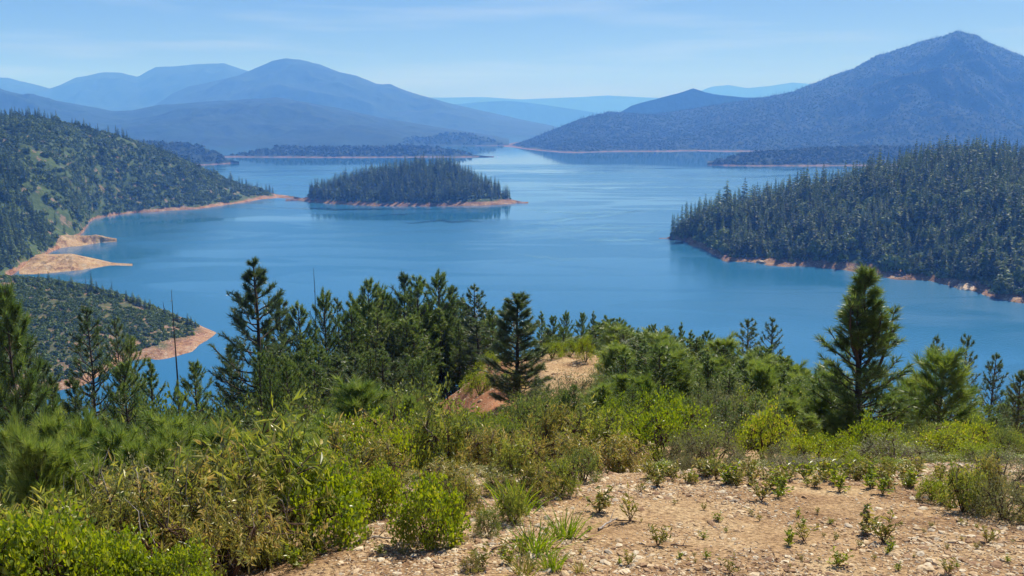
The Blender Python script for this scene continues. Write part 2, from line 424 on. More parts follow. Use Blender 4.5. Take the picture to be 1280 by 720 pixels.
# ------------------------------------------------------------------ far landforms
class Land:
    def __init__(self, near, crest, back, p=1.3, amp=0.10, nscale=120, wig=8, wigs=60, seed=0, q=1.5, bias=0.0):
        nw = []
        for (px, py) in near:
            x, y = on_water(px, py); nw.append((x / y, y))
        nw.sort(); self.na, self.ny = np.array(nw).T
        cw = []
        for (px, py, Y) in crest:
            x, y, z = at_y(px, py, Y); cw.append((x / y, y, z))
        cw.sort(); self.ca, self.cy, self.cz = np.array(cw).T
        if isinstance(back, (int, float)): back = [(640, back)]
        bw = sorted(((px - 640) / F / cp, d) for px, d in back)
        self.ba, self.bd = np.array(bw).T
        self.p, self.amp, self.ns, self.wig, self.wigs, self.q = p, amp, nscale, wig, wigs, q
        self.s = seed * 1000.0; self.bias = bias
    def prof(self, a):
        Yc = np.interp(a, self.ca, self.cy); Zc = np.interp(a, self.ca, self.cz)
        Yn = np.interp(a, self.na, self.ny)
        Yn = np.minimum(Yn, Yc - 4)
        Yb = Yc + np.interp(a, self.ba, self.bd)
        return Yn, Yc, Zc, Yb
    def h(self, x, Y):
        x = np.asarray(x, float); Y = np.asarray(Y, float)
        a = x / Y
        Yn, Yc, Zc, Yb = self.prof(a)
        Yn = Yn + self.wig * fbm(x + self.s, Y, self.wigs, 4)
        Yn = np.minimum(Yn, Yc - 3)
        t = np.clip((Y - Yn) / (Yc - Yn), 0, 1); Zp = np.maximum(Zc, 0.0)
        zf = Zc * (1 - (1 - t) ** self.p)
        t2 = np.clip((Y - Yc) / (Yb - Yc), 0, 1.4)
        zb = Zc - (Zp + 3) * t2 ** self.q
        z = np.where(Y < Yc, zf, zb)
        env = np.clip(4 * t * (1 - t) * 1.2, 0, 1) * (Y < Yc) + 0.05 * (t > 0)
        z = z + env * self.amp * Zp * (ridged(x + self.s, Y, self.ns, 4) - self.bias) + 0.012 * Zp * fbm(x, Y, self.ns / 8, 3) * (t > 0)
        return np.where(Y < Yn, np.maximum(-(Yn - Y) * 0.3, -13), z)
    def build(self, name, mat, apx0, apx1, cols, rows_f, rows_b, beyond=1.3):
        a = np.linspace((apx0 - 640) / F / cp, (apx1 - 640) / F / cp, cols)
        Yn, Yc, Zc, Yb = self.prof(a)
        s = np.concatenate([np.linspace(-0.12, 1, rows_f), 1 + np.linspace(0, beyond, rows_b + 1)[1:]])[:, None]
        lo = Yn - 14 - self.wig
        Y = np.where(s <= 1, lo + (s + 0.12) / 1.12 * (Yc - lo), Yc + (s - 1) * (Yb - Yc))
        X = a[None] * Y
        Z = self.h(X, Y)
        Z = np.maximum(Z, -14)
        nr, nc = Y.shape
        i = np.arange(nr - 1)[:, None] * nc; j = np.arange(nc - 1)[None]
        q = np.stack([i + j, i + j + 1, i + nc + j + 1, i + nc + j], -1).reshape(-1, 4)
        mb = MB(); mb.add(np.stack([X, Y, Z], -1).reshape(-1, 3), quads=q)
        return link(name, mb.mesh(name, mat, smooth=True), kind='structure')
    def sample(self, px0, px1, spacing, rng, zmin=8.0, over=0.25, near_lim=None, power=1.0):
        """points over the side that faces the camera, a little beyond the crest"""
        a0, a1 = (px0 - 640) / F / cp, (px1 - 640) / F / cp
        aa = np.linspace(a0, a1, 60); Yn, Yc, Zc, Yb = self.prof(aa)
        ylo, yhi = Yn.min(), (Yc + over * (Yb - Yc)).max()
        area = (a1 - a0) * (yhi ** 2 - ylo ** 2) / 2
        N = int(area / spacing ** 2)
        a = rng.uniform(a0, a1, N); Y = np.sqrt(rng.uniform(ylo ** 2, yhi ** 2, N))
        Yn, Yc, Zc, Yb = self.prof(a)
        X = a * Y; Z = self.h(X, Y)
        lim = zmin + 3.0 * fbm(X, Y, 40, 3)
        k = (Z > lim) & (Y < Yc + over * (Yb - Yc))
        # thin to the spacing on a jittered grid
        X, Y, Z, T = X[k], Y[k], Z[k], ((Y - Yn) / (Yc - Yn))[k]
        cell = {}
        g = spacing * 0.8
        for idx in range(len(X)):
            cell.setdefault((int(X[idx] // g), int(Y[idx] // g)), idx)
        ii = np.array(sorted(cell.values()))
        return (X[ii], Y[ii], Z[ii], T[ii]) if len(ii) else (X[:0],) * 4

# ------------------------------------------------------------------ tree meshes for distance (height 1)
def conifer_far(seed, Rw, layers, per, ragged=0.35, base=0.08, top=0.75, mat=None):
    rng = np.random.RandomState(seed); mb = MB()
    tube(mb, [(0, 0, -0.06), (0, 0, .5), (0, 0, .97)], [.012, .008, .002], 3, tint=0.1, mat=1)
    for i in range(layers):
        f = i / (layers - 1)
        z = base + (0.97 - base) * f
        r = Rw * ((1 - f) ** top) * (0.75 if f < 0.1 else 1)
        n = max(4, int(per * (1 - 0.5 * f)))
        an = rng.rand() * 6.28 + np.arange(n) / n * 6.28 + rng.normal(0, .25, n)
        rr = r * rng.uniform(1 - ragged, 1 + ragged * 0.6, n) + 0.008
        zz = z + rng.normal(0, .012, n)
        dirs = np.stack([np.cos(an), np.sin(an), np.zeros(n)], 1); side = np.stack([-np.sin(an), np.cos(an), np.zeros(n)], 1)
        droop = rng.uniform(-.25, .55, n)
        o = np.stack([np.zeros(n), np.zeros(n), zz + 0.03], 1)
        tip = o + dirs * rr[:, None] - np.stack([0 * rr, 0 * rr, rr * droop + .01], 1)
        wd = (rr * rng.uniform(.35, .6, n))[:, None]
        mid = (o + tip) / 2 + np.array([0, 0, .008])
        v = np.stack([o, mid + side * wd * .6, tip, mid - side * wd * .6, mid - np.array([0, 0, .03])], 1)
        b = np.arange(n)[:, None] * 5
        t = np.concatenate([b + [[0, 1, 2]], b + [[0, 2, 3]], b + [[0, 4, 2]]])
        mb.add(v.reshape(-1, 3), tris=t, tint=np.repeat(np.clip(rng.normal(.45, .22, n), 0, 1), 5))
    return mb.mesh('conifer', [mat or M_tree_far, M_trunk_far])

def blob_shrub(seed, n=70, flat=0.7, trunk=False, mat=None, size=0.34):
    """leafy clumps on an uneven dome (height about 1)"""
    rng = np.random.RandomState(seed); mb = MB()
    u = unit(rng.normal(size=(n, 3))); u[:, 2] = np.abs(u[:, 2]) * 1.0
    rad = rng.uniform(.35, .62, n) * (1 + .35 * np.sin(u[:, 0] * 4 + seed) * np.cos(u[:, 1] * 3))
    c = u * rad[:, None] * np.array([1, 1, 1.35 * flat]) + np.array([0, 0, .28 if trunk else .08])
    nrm = unit(u + rng.normal(0, .45, (n, 3)))
    s = unit(np.cross(nrm, rng.normal(size=(n, 3)))); w = np.cross(s, nrm)
    sz = rng.uniform(.5, 1.1, n)[:, None] * size * .5
    v = np.stack([c - s * sz - w * sz * .6, c + s * sz * .9 - w * sz, c + s * sz + w * sz * .7, c - s * sz * .6 + w * sz], 1)
    v += rng.normal(0, .02, v.shape)
    mb.add(v.reshape(-1, 3), quads=np.arange(n * 4).reshape(-1, 4), tint=np.repeat(np.clip(rng.normal(.5, .22, n), 0, 1), 4))
    if trunk: tube(mb, [(0, 0, -.1), (.02, 0, .5)], [.04, .02], 3, mat=1)
    return mb.mesh('shrub', [mat or M_shrub_far, M_trunk_far])

CON = [conifer_far(s, rw, ly, per, rg) for s, rw, ly, per, rg in
       [(1, .16, 18, 8, .4), (2, .20, 16, 8, .5), (3, .13, 20, 7, .4), (4, .24, 14, 9, .55), (5, .18, 16, 8, .65), (6, .15, 18, 8, .35)]]
CON_LO = [conifer_far(s, rw, ly, per, rg, mat=M_mtn_tree) for s, rw, ly, per, rg in [(21, .17, 9, 5, .4), (22, .2, 8, 5, .5), (23, .15, 10, 5, .4)]]
SHR = [blob_shrub(s) for s in (31, 32, 33)]
SHR_LO = [blob_shrub(s, 26, size=.55) for s in (41, 42, 43)]
SHR_MT = [blob_shrub(s, 26, size=.55, mat=M_mtn_tree) for s in (44, 45, 46)]
OAK = [blob_shrub(s, 110, .8, True, M_shrub_far, .26) for s in (51, 52)]

_ng_cache = {}
def scatter(name, X, Y, Z, S, meshes, rng, label=None, cat=None, weights=None, rx=0.0):
    """one stuff object: instances of small meshes on points, scale S"""
    c = bpy.data.collections.new(name + '_kinds')
    for k, me in enumerate(meshes):
        o = bpy.data.objects.new('kind_%02d' % k, me); c.objects.link(o)
    n = len(X)
    me = bpy.data.meshes.new(name); me.vertices.add(n)
    me.vertices.foreach_set('co', np.stack([X, Y, Z], 1).astype(np.float32).ravel())
    def att(nm, ty, val):
        a = me.attributes.new(nm, ty, 'POINT'); a.data.foreach_set('value', val)
    att('rz', 'FLOAT', rng.uniform(0, 6.28, n).astype(np.float32))
    att('rx', 'FLOAT', (rng.normal(0, 1, n) * rx).astype(np.float32))
    att('sc', 'FLOAT', np.asarray(S, np.float32) * np.ones(n, np.float32))
    att('ix', 'INT', rng.choice(len(meshes), n, p=weights).astype(np.int32))
    o = link(name, me, kind='stuff')
    if label: tag(o, label, cat)
    g = bpy.data.node_groups.new(name, 'GeometryNodeTree')
    g.interface.new_socket('Geometry', in_out='INPUT', socket_type='NodeSocketGeometry')
    g.interface.new_socket('Geometry', in_out='OUTPUT', socket_type='NodeSocketGeometry')
    N, L = g.nodes, g.links
    gi, go = N.new('NodeGroupInput'), N.new('NodeGroupOutput')
    ci = N.new('GeometryNodeCollectionInfo'); ci.inputs['Collection'].default_value = c
    ci.inputs['Separate Children'].default_value = True; ci.inputs['Reset Children'].default_value = True
    ip = N.new('GeometryNodeInstanceOnPoints'); ip.inputs['Pick Instance'].default_value = True
    def named(nm, ty):
        a = N.new('GeometryNodeInputNamedAttribute'); a.data_type = ty; a.inputs[0].default_value = nm
        return a.outputs[0]
    cx = N.new('ShaderNodeCombineXYZ'); L.new(named('rz', 'FLOAT'), cx.inputs[2]); L.new(named('rx', 'FLOAT'), cx.inputs[0])
    er = N.new('FunctionNodeEulerToRotation'); L.new(cx.outputs[0], er.inputs[0])
    L.new(gi.outputs[0], ip.inputs['Points']); L.new(ci.outputs[0], ip.inputs['Instance'])
    L.new(named('ix', 'INT'), ip.inputs['Instance Index']); L.new(er.outputs[0], ip.inputs['Rotation'])
    L.new(named('sc', 'FLOAT'), ip.inputs['Scale']); L.new(ip.outputs[0], go.inputs[0])
    md = o.modifiers.new('scatter', 'NODES'); md.node_group = g
    return o

def individuals(name, X, Y, Z, S, meshes, rng, label, cat, group, width=1.0, weights=None):
    first = {}
    for i in range(len(X)):
        k = int(rng.choice(len(meshes), p=weights))
        if k not in first:
            o = bpy.data.objects.new(name, meshes[k]); first[k] = o
        else:
            o = first[k].copy()
        COL.objects.link(o)
        o.location = (X[i], Y[i], Z[i]); w = S[i] * rng.uniform(.85, 1.15) * width
        o.scale = (w, w, S[i]); o.rotation_euler = (0, 0, rng.uniform(0, 6.28))
        tag(o, label, cat, group)

def split_nearest(X, Y, n=300, px=None):
    """indices of the n trees that show largest, and the rest"""
    d = np.argsort(np.hypot(X, Y)); return d[:n], d[n:]

# --- wooded peninsula on the right
PEN = Land(near=[(833, 297), (850, 302), (880, 312), (905, 326), (940, 330), (1000, 333), (1060, 342), (1100, 347), (1160, 352), (1190, 362), (1250, 374), (1290, 380), (1420, 405), (1600, 430)],
           crest=[(833, 297.5, 905), (850, 289, 905), (880, 277, 905), (905, 270, 905), (950, 262, 910), (1000, 250, 920), (1050, 243, 930), (1080, 232, 930), (1130, 217, 930), (1170, 211, 930), (1220, 208, 920), (1280, 212, 900), (1420, 215, 900), (1600, 220, 900)],
           back=[(833, 10), (900, 90), (1000, 180), (1600, 260)], p=1.45, amp=0.10, nscale=60, wig=20, wigs=42, seed=1)
PEN.build('peninsula', M_forest, 822, 1560, 420, 120, 40)
# --- island
ISL = Land(near=[(368, 249.5), (374, 251), (400, 254), (450, 257), (500, 258), (560, 258), (600, 257), (640, 255), (653, 252)],
           crest=[(368, 249, 1340), (380, 247.5, 1345), (400, 240, 1350), (420, 233, 1360), (450, 224, 1370), (490, 216, 1380), (530, 209, 1380), (560, 210, 1380), (590, 226, 1370), (615, 239, 1350), (640, 249.5, 1310), (653, 252.2, 1300)],
           back=[(368, 8), (400, 90), (500, 150), (600, 120), (653, 8)], p=1.2, amp=0.06, nscale=70, wig=7, wigs=35, seed=2)
ISL.build('island', M_forest, 362, 660, 260, 90, 30)
# --- big green hill on the left
HILL = Land(near=[(-500, 380), (-100, 362), (0, 350), (18, 342), (34, 330), (60, 318), (90, 304), (105, 290), (112, 278), (118, 274), (130, 271), (165, 266), (200, 264), (250, 261), (300, 254), (330, 249), (350, 247.5), (372, 249)],
            crest=[(-500, 120, 1150), (-100, 140, 1150), (0, 150, 1180), (50, 149, 1200), (100, 160, 1240), (150, 172, 1280), (200, 188, 1320), (250, 211, 1370), (300, 231, 1420), (345, 243, 1440), (360, 244.5, 1400), (372, 246.5, 1360), (380, 248.5, 1340)],
            back=[(-500, 500), (0, 400), (250, 200), (345, 40), (380, 8)], p=1.1, amp=0.24, nscale=170, wig=10, wigs=50, seed=3)
HILL.build('hillside', M_chap, -300, 384, 420, 150, 40)
# --- two bare sandy spits below it
SP1 = Land(near=[(-12, 338), (18, 342), (40, 343), (70, 341), (100, 338), (130, 333), (150, 330.5), (163, 330)],
           crest=[(-12, 326, 760), (18, 326, 760), (45, 320, 756), (90, 318, 752), (120, 324, 748), (140, 328.5, 742), (163, 329.7, 735)], back=[(18, 60), (90, 45), (163, 4)], p=1.1, amp=0.8, nscale=26, wig=9, wigs=26, seed=4)
SP1.build('sandy_spit', M_sand, -10, 168, 160, 40, 20)
SP2 = Land(near=[(30, 316), (60, 312), (80, 310), (100, 308), (125, 304), (146, 299.5)],
           crest=[(30, 296, 870), (60, 294, 875), (90, 295, 868), (120, 294, 872), (138, 297, 878), (147, 299, 882)], back=[(60, 60), (147, 4)], p=1.1, amp=0.8, nscale=26, wig=9, wigs=26, seed=5)
SP2.build('sandy_spit', M_sand, 32, 151, 130, 40, 20)
# --- nearer spur, lower left
SPUR = Land(near=[(-400, 520), (0, 505), (60, 490), (100, 482), (125, 468), (145, 456), (160, 452), (200, 447), (240, 438), (262, 424), (272, 417)],
            crest=[(-400, 330, 540), (0, 349, 525), (60, 353, 520), (100, 359, 515), (160, 374, 512), (210, 394, 505), (250, 409, 497), (272, 416.3, 492)],
            back=[(-400, 160), (0, 120), (200, 60), (272, 5)], p=1.5, amp=0.12, nscale=45, wig=8, wigs=26, seed=6)
SPUR.build('near_spur', M_spur, -200, 278, 360, 150, 30)
# --- low wooded headlands in the middle distance
LOW = Land(near=[(296, 196.5), (320, 196.5), (450, 197), (520, 196.5), (590, 196.5), (612, 195)],
           crest=[(296, 194, 2980), (320, 189, 3050), (350, 184, 3080), (430, 184.5, 3100), (480, 184.5, 3100), (500, 182, 3100), (540, 184, 3080), (565, 188, 3050), (585, 193, 3000), (612, 195.3, 2950)], back=[(296, 60), (450, 250), (612, 20)], p=1.2, amp=.12, nscale=150, wig=20, wigs=120, seed=7)
LOW.build('headland', M_mtn, 290, 618, 240, 50, 16)
LHD = Land(near=[(150, 212), (200, 210), (250, 206.5), (280, 205), (302, 203)],
           crest=[(150, 176, 2600), (200, 178, 2600), (225, 179, 2600), (245, 182, 2580), (262, 187, 2560), (285, 199, 2520), (302, 202.5, 2500)], back=[(150, 200), (302, 20)], p=1.2, amp=.12, nscale=130, wig=14, wigs=100, seed=8)
LHD.build('headland', M_mtn, 140, 308, 140, 50, 16)
RHD = Land(near=[(884, 206.5), (900, 206.8), (950, 207.5), (1010, 207.5), (1100, 207), (1300, 206), (1500, 206)],
           crest=[(884, 204.5, 2400), (900, 200, 2430), (925, 193.5, 2470), (950, 190.5, 2500), (980, 189, 2520), (1020, 186, 2560), (1080, 184, 2600), (1300, 184, 2600), (1500, 184, 2600)], back=300, p=1.2, amp=.14, nscale=160, wig=14, wigs=100, seed=9)
RHD.build('headland', M_mtn, 878, 1400, 260, 60, 16)
MHD = Land(near=[(500, 182.5), (560, 182.2), (600, 182.3), (632, 181.8)],
           crest=[(500, 174, 4400), (540, 170, 4400), (560, 166, 4400), (590, 167, 4400), (615, 175, 4350), (632, 180.5, 4300)], back=[(500, 300), (632, 20)], p=1.2, amp=.1, nscale=200, wig=20, wigs=160, seed=10)
MHD.build('headland', M_mtn, 490, 637, 120, 40, 12)
# --- mountains
BIG = Land(near=[(634, 183.5), (660, 187), (700, 190.5), (720, 191), (760, 189.5), (880, 189.5), (1000, 190), (1500, 190)],
           crest=[(634, 182.5, 4200), (645, 181, 4250), (661, 175, 4300), (701, 159, 4400), (730, 148, 4500), (760, 140, 4600), (790, 142, 4650), (820, 143, 4700), (860, 137, 4750), (910, 129, 4800), (950, 123, 4850), (989, 115, 4900), (1020, 103, 4900), (1040, 94, 4900), (1068, 84, 4900), (1098, 68, 4900), (1124, 61, 4900), (1152, 51, 4900), (1171, 46, 4900), (1184, 43.5, 4900), (1197, 39, 4900), (1212, 42.5, 4900), (1229, 50, 4900), (1248, 57.5, 4900), (1265, 65, 4900), (1280, 71.5, 4900), (1350, 100, 4900), (1500, 150, 4900)],
           back=900, p=1.12, amp=0.30, bias=0.55, nscale=560, wig=25, wigs=200, seed=11)
BIG.build('mountain', M_mtn, 630, 1440, 520, 170, 14)
SMALLM = Land(near=[(760, 172), (1000, 172)], crest=[(740, 160, 6300), (790, 132, 6300), (830, 121, 6300), (850, 116, 6300), (866, 110.5, 6300), (880, 115, 6300), (900, 119, 6300), (930, 122, 6300), (1000, 122, 6300), (1060, 140, 6300)], back=800, p=1.1, amp=.12, nscale=500, seed=12)
SMALLM.build('mountain', M_far, 735, 1070, 160, 60, 8)
RID = Land(near=[(-300, 184), (300, 184), (660, 182)],
           crest=[(-300, 100, 5600), (0, 113, 5600), (50, 122, 5600), (100, 131, 5600), (140, 139, 5600), (165, 138, 5600), (200, 131, 5600), (250, 127, 5600), (300, 124.5, 5600), (345, 121.5, 5600), (380, 127, 5600), (430, 136, 5600), (480, 148, 5600), (530, 156, 5600), (560, 161, 5600), (620, 170, 5600), (660, 181, 5600)], back=700, p=1.0, amp=.40, nscale=560, seed=13)
RID.build('mountain', M_far, -200, 665, 420, 90, 8)
MT1 = Land(near=[(100, 170), (720, 170)],
           crest=[(150, 160, 8200), (190, 134, 8200), (215, 117, 8200), (235, 108, 8200), (262, 103, 8200), (290, 97, 8200), (310, 90, 8200), (340, 77, 8200), (357, 73, 8200), (375, 75, 8200), (400, 81, 8200), (425, 91, 8200), (445, 95, 8200), (470, 105, 8200), (490, 109, 8200), (520, 117.5, 8200), (560, 129, 8200), (600, 138, 8200), (650, 149, 8200), (690, 157, 8200), (720, 168, 8200)], back=1000, p=1.0, amp=.30, nscale=1000, seed=14)
MT1.build('mountain', M_far, 140, 725, 320, 80, 8)
MT0 = Land(near=[(-300, 165), (500, 165)],
           crest=[(-300, 60, 10500), (-60, 88, 10500), (0, 97, 10500), (30, 102.5, 10500), (62, 111, 10500), (75, 107, 10500), (95, 97.5, 10500), (130, 90.5, 10500), (150, 90.5, 10500), (172, 95.5, 10500), (195, 84, 10500), (240, 81.5, 10500), (280, 79.5, 10500), (310, 89, 10500), (400, 110, 10500), (500, 140, 10500)], back=1200, p=1.0, amp=.28, nscale=1200, seed=15)
MT0.build('mountain', M_far, -250, 500, 300, 60, 8)
FAR1 = Land(near=[(500, 155), (900, 155)], crest=[(500, 150, 13000), (560, 131, 13000), (590, 128.5, 13000), (630, 126, 13000), (655, 128, 13000), (680, 131, 13000), (720, 137, 13000), (800, 150, 13000)], back=900, p=1.05, amp=.1, nscale=1500, seed=16)
FAR1.build('mountain', M_far, 495, 810, 120, 30, 6)
FAR2 = Land(near=[(400, 154), (1200, 154)], crest=[(400, 125, 17500), (540, 122, 17500), (600, 121, 17500), (650, 124, 17500), (700, 122.5, 17500), (760, 119, 17500), (800, 121.5, 17500), (850, 123, 17500), (890, 108, 17500), (910, 106, 17500), (935, 110.5, 17500), (960, 107.5, 17500), (990, 103, 17500), (1030, 106, 17500), (1200, 130, 17500)], back=1000, p=1.05, amp=.08, nscale=2500, seed=17)
FAR2.build('mountain', M_far, 395, 1210, 200, 30, 6)

def stone_mesh(seed, flat=.5):
    rg = np.random.RandomState(seed)
    import bmesh
    bm = bmesh.new(); bmesh.ops.create_icosphere(bm, subdivisions=1, radius=.5)
    for v in bm.verts:
        k = rg.uniform(.7, 1.15); v.co = Vector((v.co.x * k * 1.2, v.co.y * k, v.co.z * k * flat))
    for f in bm.faces: f.smooth = False
    me = bpy.data.meshes.new('stone'); bm.to_mesh(me); bm.free()
    at = me.attributes.new("tint", 'FLOAT', 'POINT'); at.data.foreach_set("value", rg.rand(len(me.vertices)).astype(np.float32))
    me.materials.append(M_stone); return me
def stone_material():
    m, n, l, b = new_mat('stone')
    oi = n.new("ShaderNodeObjectInfo"); p = world_pos(n)
    z = noise_node(n, l, 35, 4, p)
    r = ramp(n, [(0.0, (.22, .12, .065)), (0.3, (.38, .24, .13)), (0.6, (.54, .40, .24)), (0.85, (.68, .58, .42)), (1.0, (.30, .25, .20))]); l.new(oi.outputs['Random'], r.inputs[0])
    r2 = ramp(n, [(0.3, (.65, .62, .6)), (0.7, (1.1, 1.1, 1.05))]); l.new(z, r2.inputs[0])
    mx = n.new("ShaderNodeMix"); mx.data_type = 'RGBA'; mx.blend_type = 'MULTIPLY'; mx.inputs[0].default_value = 1
    l.new(r.outputs[0], mx.inputs[6]); l.new(r2.outputs[0], mx.inputs[7]); l.new(mx.outputs[2], b.inputs['Base Color'])
    b.inputs['Roughness'].default_value = .9
    bp = n.new("ShaderNodeBump"); bp.inputs['Strength'].default_value = .5; bp.inputs['Distance'].default_value = .01
    l.new(z, bp.inputs['Height']); l.new(bp.outputs[0], b.inputs['Normal'])
    return m
M_stone = stone_material()
STN = [stone_mesh(s, f) for s, f in ((1, .35), (2, .5), (3, .28), (4, .6))]

# ------------------------------------------------------------------ rocks and broken ground on the bare shores
rng = np.random.RandomState(19)
for L, p0, p1, spc, lo, hi, nm in [(PEN, 834, 1330, 2.6, .5, 2.4, 'rocky shore of the wooded peninsula'), (ISL, 368, 653, 3.2, .5, 2.2, 'bare shore of the island'),
                                   (HILL, -20, 372, 3.0, .5, 2.4, 'bare shore below the left hill'), (SPUR, 20, 272, 1.4, .3, 1.3, 'orange bank of the near spur'),
                                   (SP1, 0, 160, 3.0, .4, 1.6, 'lower sandy spit'), (SP2, 40, 145, 3.0, .4, 1.6, 'upper sandy spit')]:
    X, Y, Z, T = L.sample(p0, p1, spc, rng, zmin=0.2, over=0.1)
    k = Z < 7.0; X, Y, Z = X[k], Y[k], Z[k]
    S = lo + (hi - lo) * rng.beta(1, 4, len(X))
    scatter('shore_rocks', X, Y, Z, S, STN, rng, 'loose rocks strewn over the ' + nm, 'rocks', rx=.4)
def outcrop_mesh(seed):
    import bmesh
    from mathutils import noise as mn
    bm = bmesh.new(); bmesh.ops.create_icosphere(bm, subdivisions=3, radius=.5)
    for v in bm.verts:
        d = 1 + .45 * mn.noise(v.co * 2.2 + Vector((seed * 5, 0, 0))) + .22 * mn.noise(v.co * 6 + Vector((0, seed * 3, 0)))
        v.co = Vector((v.co.x * d * 1.3, v.co.y * d, v.co.z * d * .55))
    me = bpy.data.meshes.new('rock_outcrop'); bm.to_mesh(me); bm.free(); me.materials.append(M_pale_rock); return me
M_pale_rock, _n, _l, _b = new_mat('pale_rock')
_r = ramp(_n, [(0.35, (.26, .15, .09)), (0.5, (.46, .34, .22)), (0.7, (.62, .52, .40))]); _l.new(noise_node(_n, _l, .5, 6, world_pos(_n), .7), _r.inputs[0])
_l.new(_r.outputs[0], _b.inputs['Base Color']); _b.inputs['Roughness'].default_value = .9
OUT = [outcrop_mesh(k) for k in range(3)]
for k, (px, py, wpx, lb) in enumerate([(925, 323, 24, 'orange rock outcrop at the first bulge of the peninsula shore'), (952, 328, 14, 'small rock outcrop right of the first bulge of the peninsula shore'),
        (1062, 336, 20, 'pale slanting rock outcrop on the peninsula shore left of the lone dark pine top'), (1176, 348, 26, 'pale rock ledge running into the water on the peninsula shore'),
        (1208, 361, 26, 'long pale boulder on the peninsula shore near the right edge'), (1258, 370, 28, 'brightest rock outcrop on the shore at the right edge'),
        (1140, 345, 18, 'small pink outcrop on the peninsula shore behind the lone dark pine'), (195, 262, 18, 'pale rock slab on the left hill shore'),
        (118, 269, 14, 'pale rock at the inner corner of the upper cove'), (265, 257, 14, 'small pale rock by the sandbar of the left hill')]):
    x, y = on_water(px, py); w = wpx / F * y
    o = link('rock_outcrop', OUT[k % 3], None, (x, y, .3)); o.scale = (w, w * .9, w * .55); o.rotation_euler = (.1, .25, k * 1.1)
    tag(o, lb, 'rock', 'pale outcrops along the shore')

# ------------------------------------------------------------------ forests on the landforms
rng = np.random.RandomState(5)
LANDTAG = dict(cat='conifer')
def zone_label(px, zones):
    for lim, txt in zones:
        if px < lim: return txt
    return zones[-1][1]
def zoned(X, Y, Z, S, rng, zones, group, **kw):
    px = X / Y * F * cp + 640
    lab = np.array([zone_label(v, zones) for v in px])
    for z in sorted(set(lab)):
        k = lab == z
        individuals('conifer_tree', X[k], Y[k], Z[k], S[k], CON, rng, str(z), 'conifer', str(z).replace('conifer ', 'conifers ', 1)[:70] if len(zones) > 1 else group, **kw)
def tree_heights(n, lo, hi, rng):
    return (lo + (hi - lo) * rng.beta(2, 2.6, n)) * np.where(rng.rand(n) < .1, 1.25, 1)
X, Y, Z, T = PEN.sample(836, 1340, 7.6, rng, zmin=4.0, over=0.5)
S = tree_heights(len(X), 13, 36, rng) * (0.75 + 0.3 * np.clip(T, 0, 1))
vis = (X / Y * F * cp + 640 < 1290)
order = np.argsort(np.hypot(X, Y) / S + 1e4 * ~vis)
n_, r_ = order[:200], order[200:]
zoned(X[n_], Y[n_], Z[n_] - .5, S[n_], rng, [(960, 'conifer on the low left part of the wooded peninsula, near its tip'),
      (1060, 'conifer above the rocky shore in the left middle of the wooded peninsula'), (1130, 'conifer above the shore behind the lone dark foreground pine'),
      (1200, 'conifer on the wooded peninsula above the pale shore boulder'), (1400, 'tall conifer at the right end of the wooded peninsula by the picture edge')], '')
scatter('forest', X[r_], Y[r_], Z[r_] - .5, S[r_], CON, rng, 'dense conifer forest covering the higher slope of the peninsula', 'forest')
X, Y, Z, T = PEN.sample(836, 1340, 5.5, rng, zmin=3.6, over=0.1)
scatter('undergrowth', X, Y, Z - .4, rng.uniform(3, 7, len(X)), SHR, rng, 'green undergrowth beneath the peninsula forest', 'shrubs')
X, Y, Z, T = PEN.sample(850, 1340, 13, rng, zmin=3.5, over=0.3)
scatter('broadleaf_crowns', X, Y, Z - .5, rng.uniform(7, 14, len(X)), OAK, rng, 'rounder light green oak crowns between the peninsula conifers', 'trees')
X, Y, Z, T = HILL.sample(-20, 340, 22, rng, zmin=5, over=0.05)
scatter('broadleaf_crowns', X, Y, Z - .5, rng.uniform(5, 10, len(X)), OAK, rng, 'rounder oak crowns on the left hill', 'trees')
for px, top, lb in [(843, 266, 'single small conifer standing alone on the outer tip of the peninsula'), (853, 254, 'leftmost tall conifer of the clump on the peninsula tip'),
                    (858, 250, 'tallest conifer of the clump on the peninsula tip'), (864, 251, 'third conifer of the clump on the peninsula tip'), (874, 247, 'conifer a little apart to the right of the clump on the peninsula tip')]:
    x, y, z = at_y(px, top, 880); z0 = float(PEN.h(np.array([x]), np.array([y]))[0])
    individuals('conifer_tree', np.array([x]), np.array([y]), np.array([max(z0, 1.5) - .5]), np.array([z - max(z0, 1.5)]), CON[2:3], rng, lb, 'conifer', None)
# island
X, Y, Z, T = ISL.sample(372, 650, 6.3, rng, zmin=4.5, over=0.5)
S = tree_heights(len(X), 11, 27, rng)
order = np.argsort(np.hypot(X, Y) / S); n_, r_ = order[:60], order[60:]
individuals('conifer_tree', X[n_], Y[n_], Z[n_] - .5, S[n_], CON, rng, 'slender dark conifer at the near foot of the forest on the wooded island', 'conifer', 'conifers on the island')
scatter('forest', X[r_], Y[r_], Z[r_] - .5, S[r_], CON, rng, 'conifer forest covering the island', 'forest')
X, Y, Z, T = ISL.sample(374, 650, 6, rng, zmin=4.0, over=0.1)
scatter('undergrowth', X, Y, Z - .4, rng.uniform(3, 6, len(X)), SHR, rng, 'green undergrowth beneath the island conifers', 'shrubs')
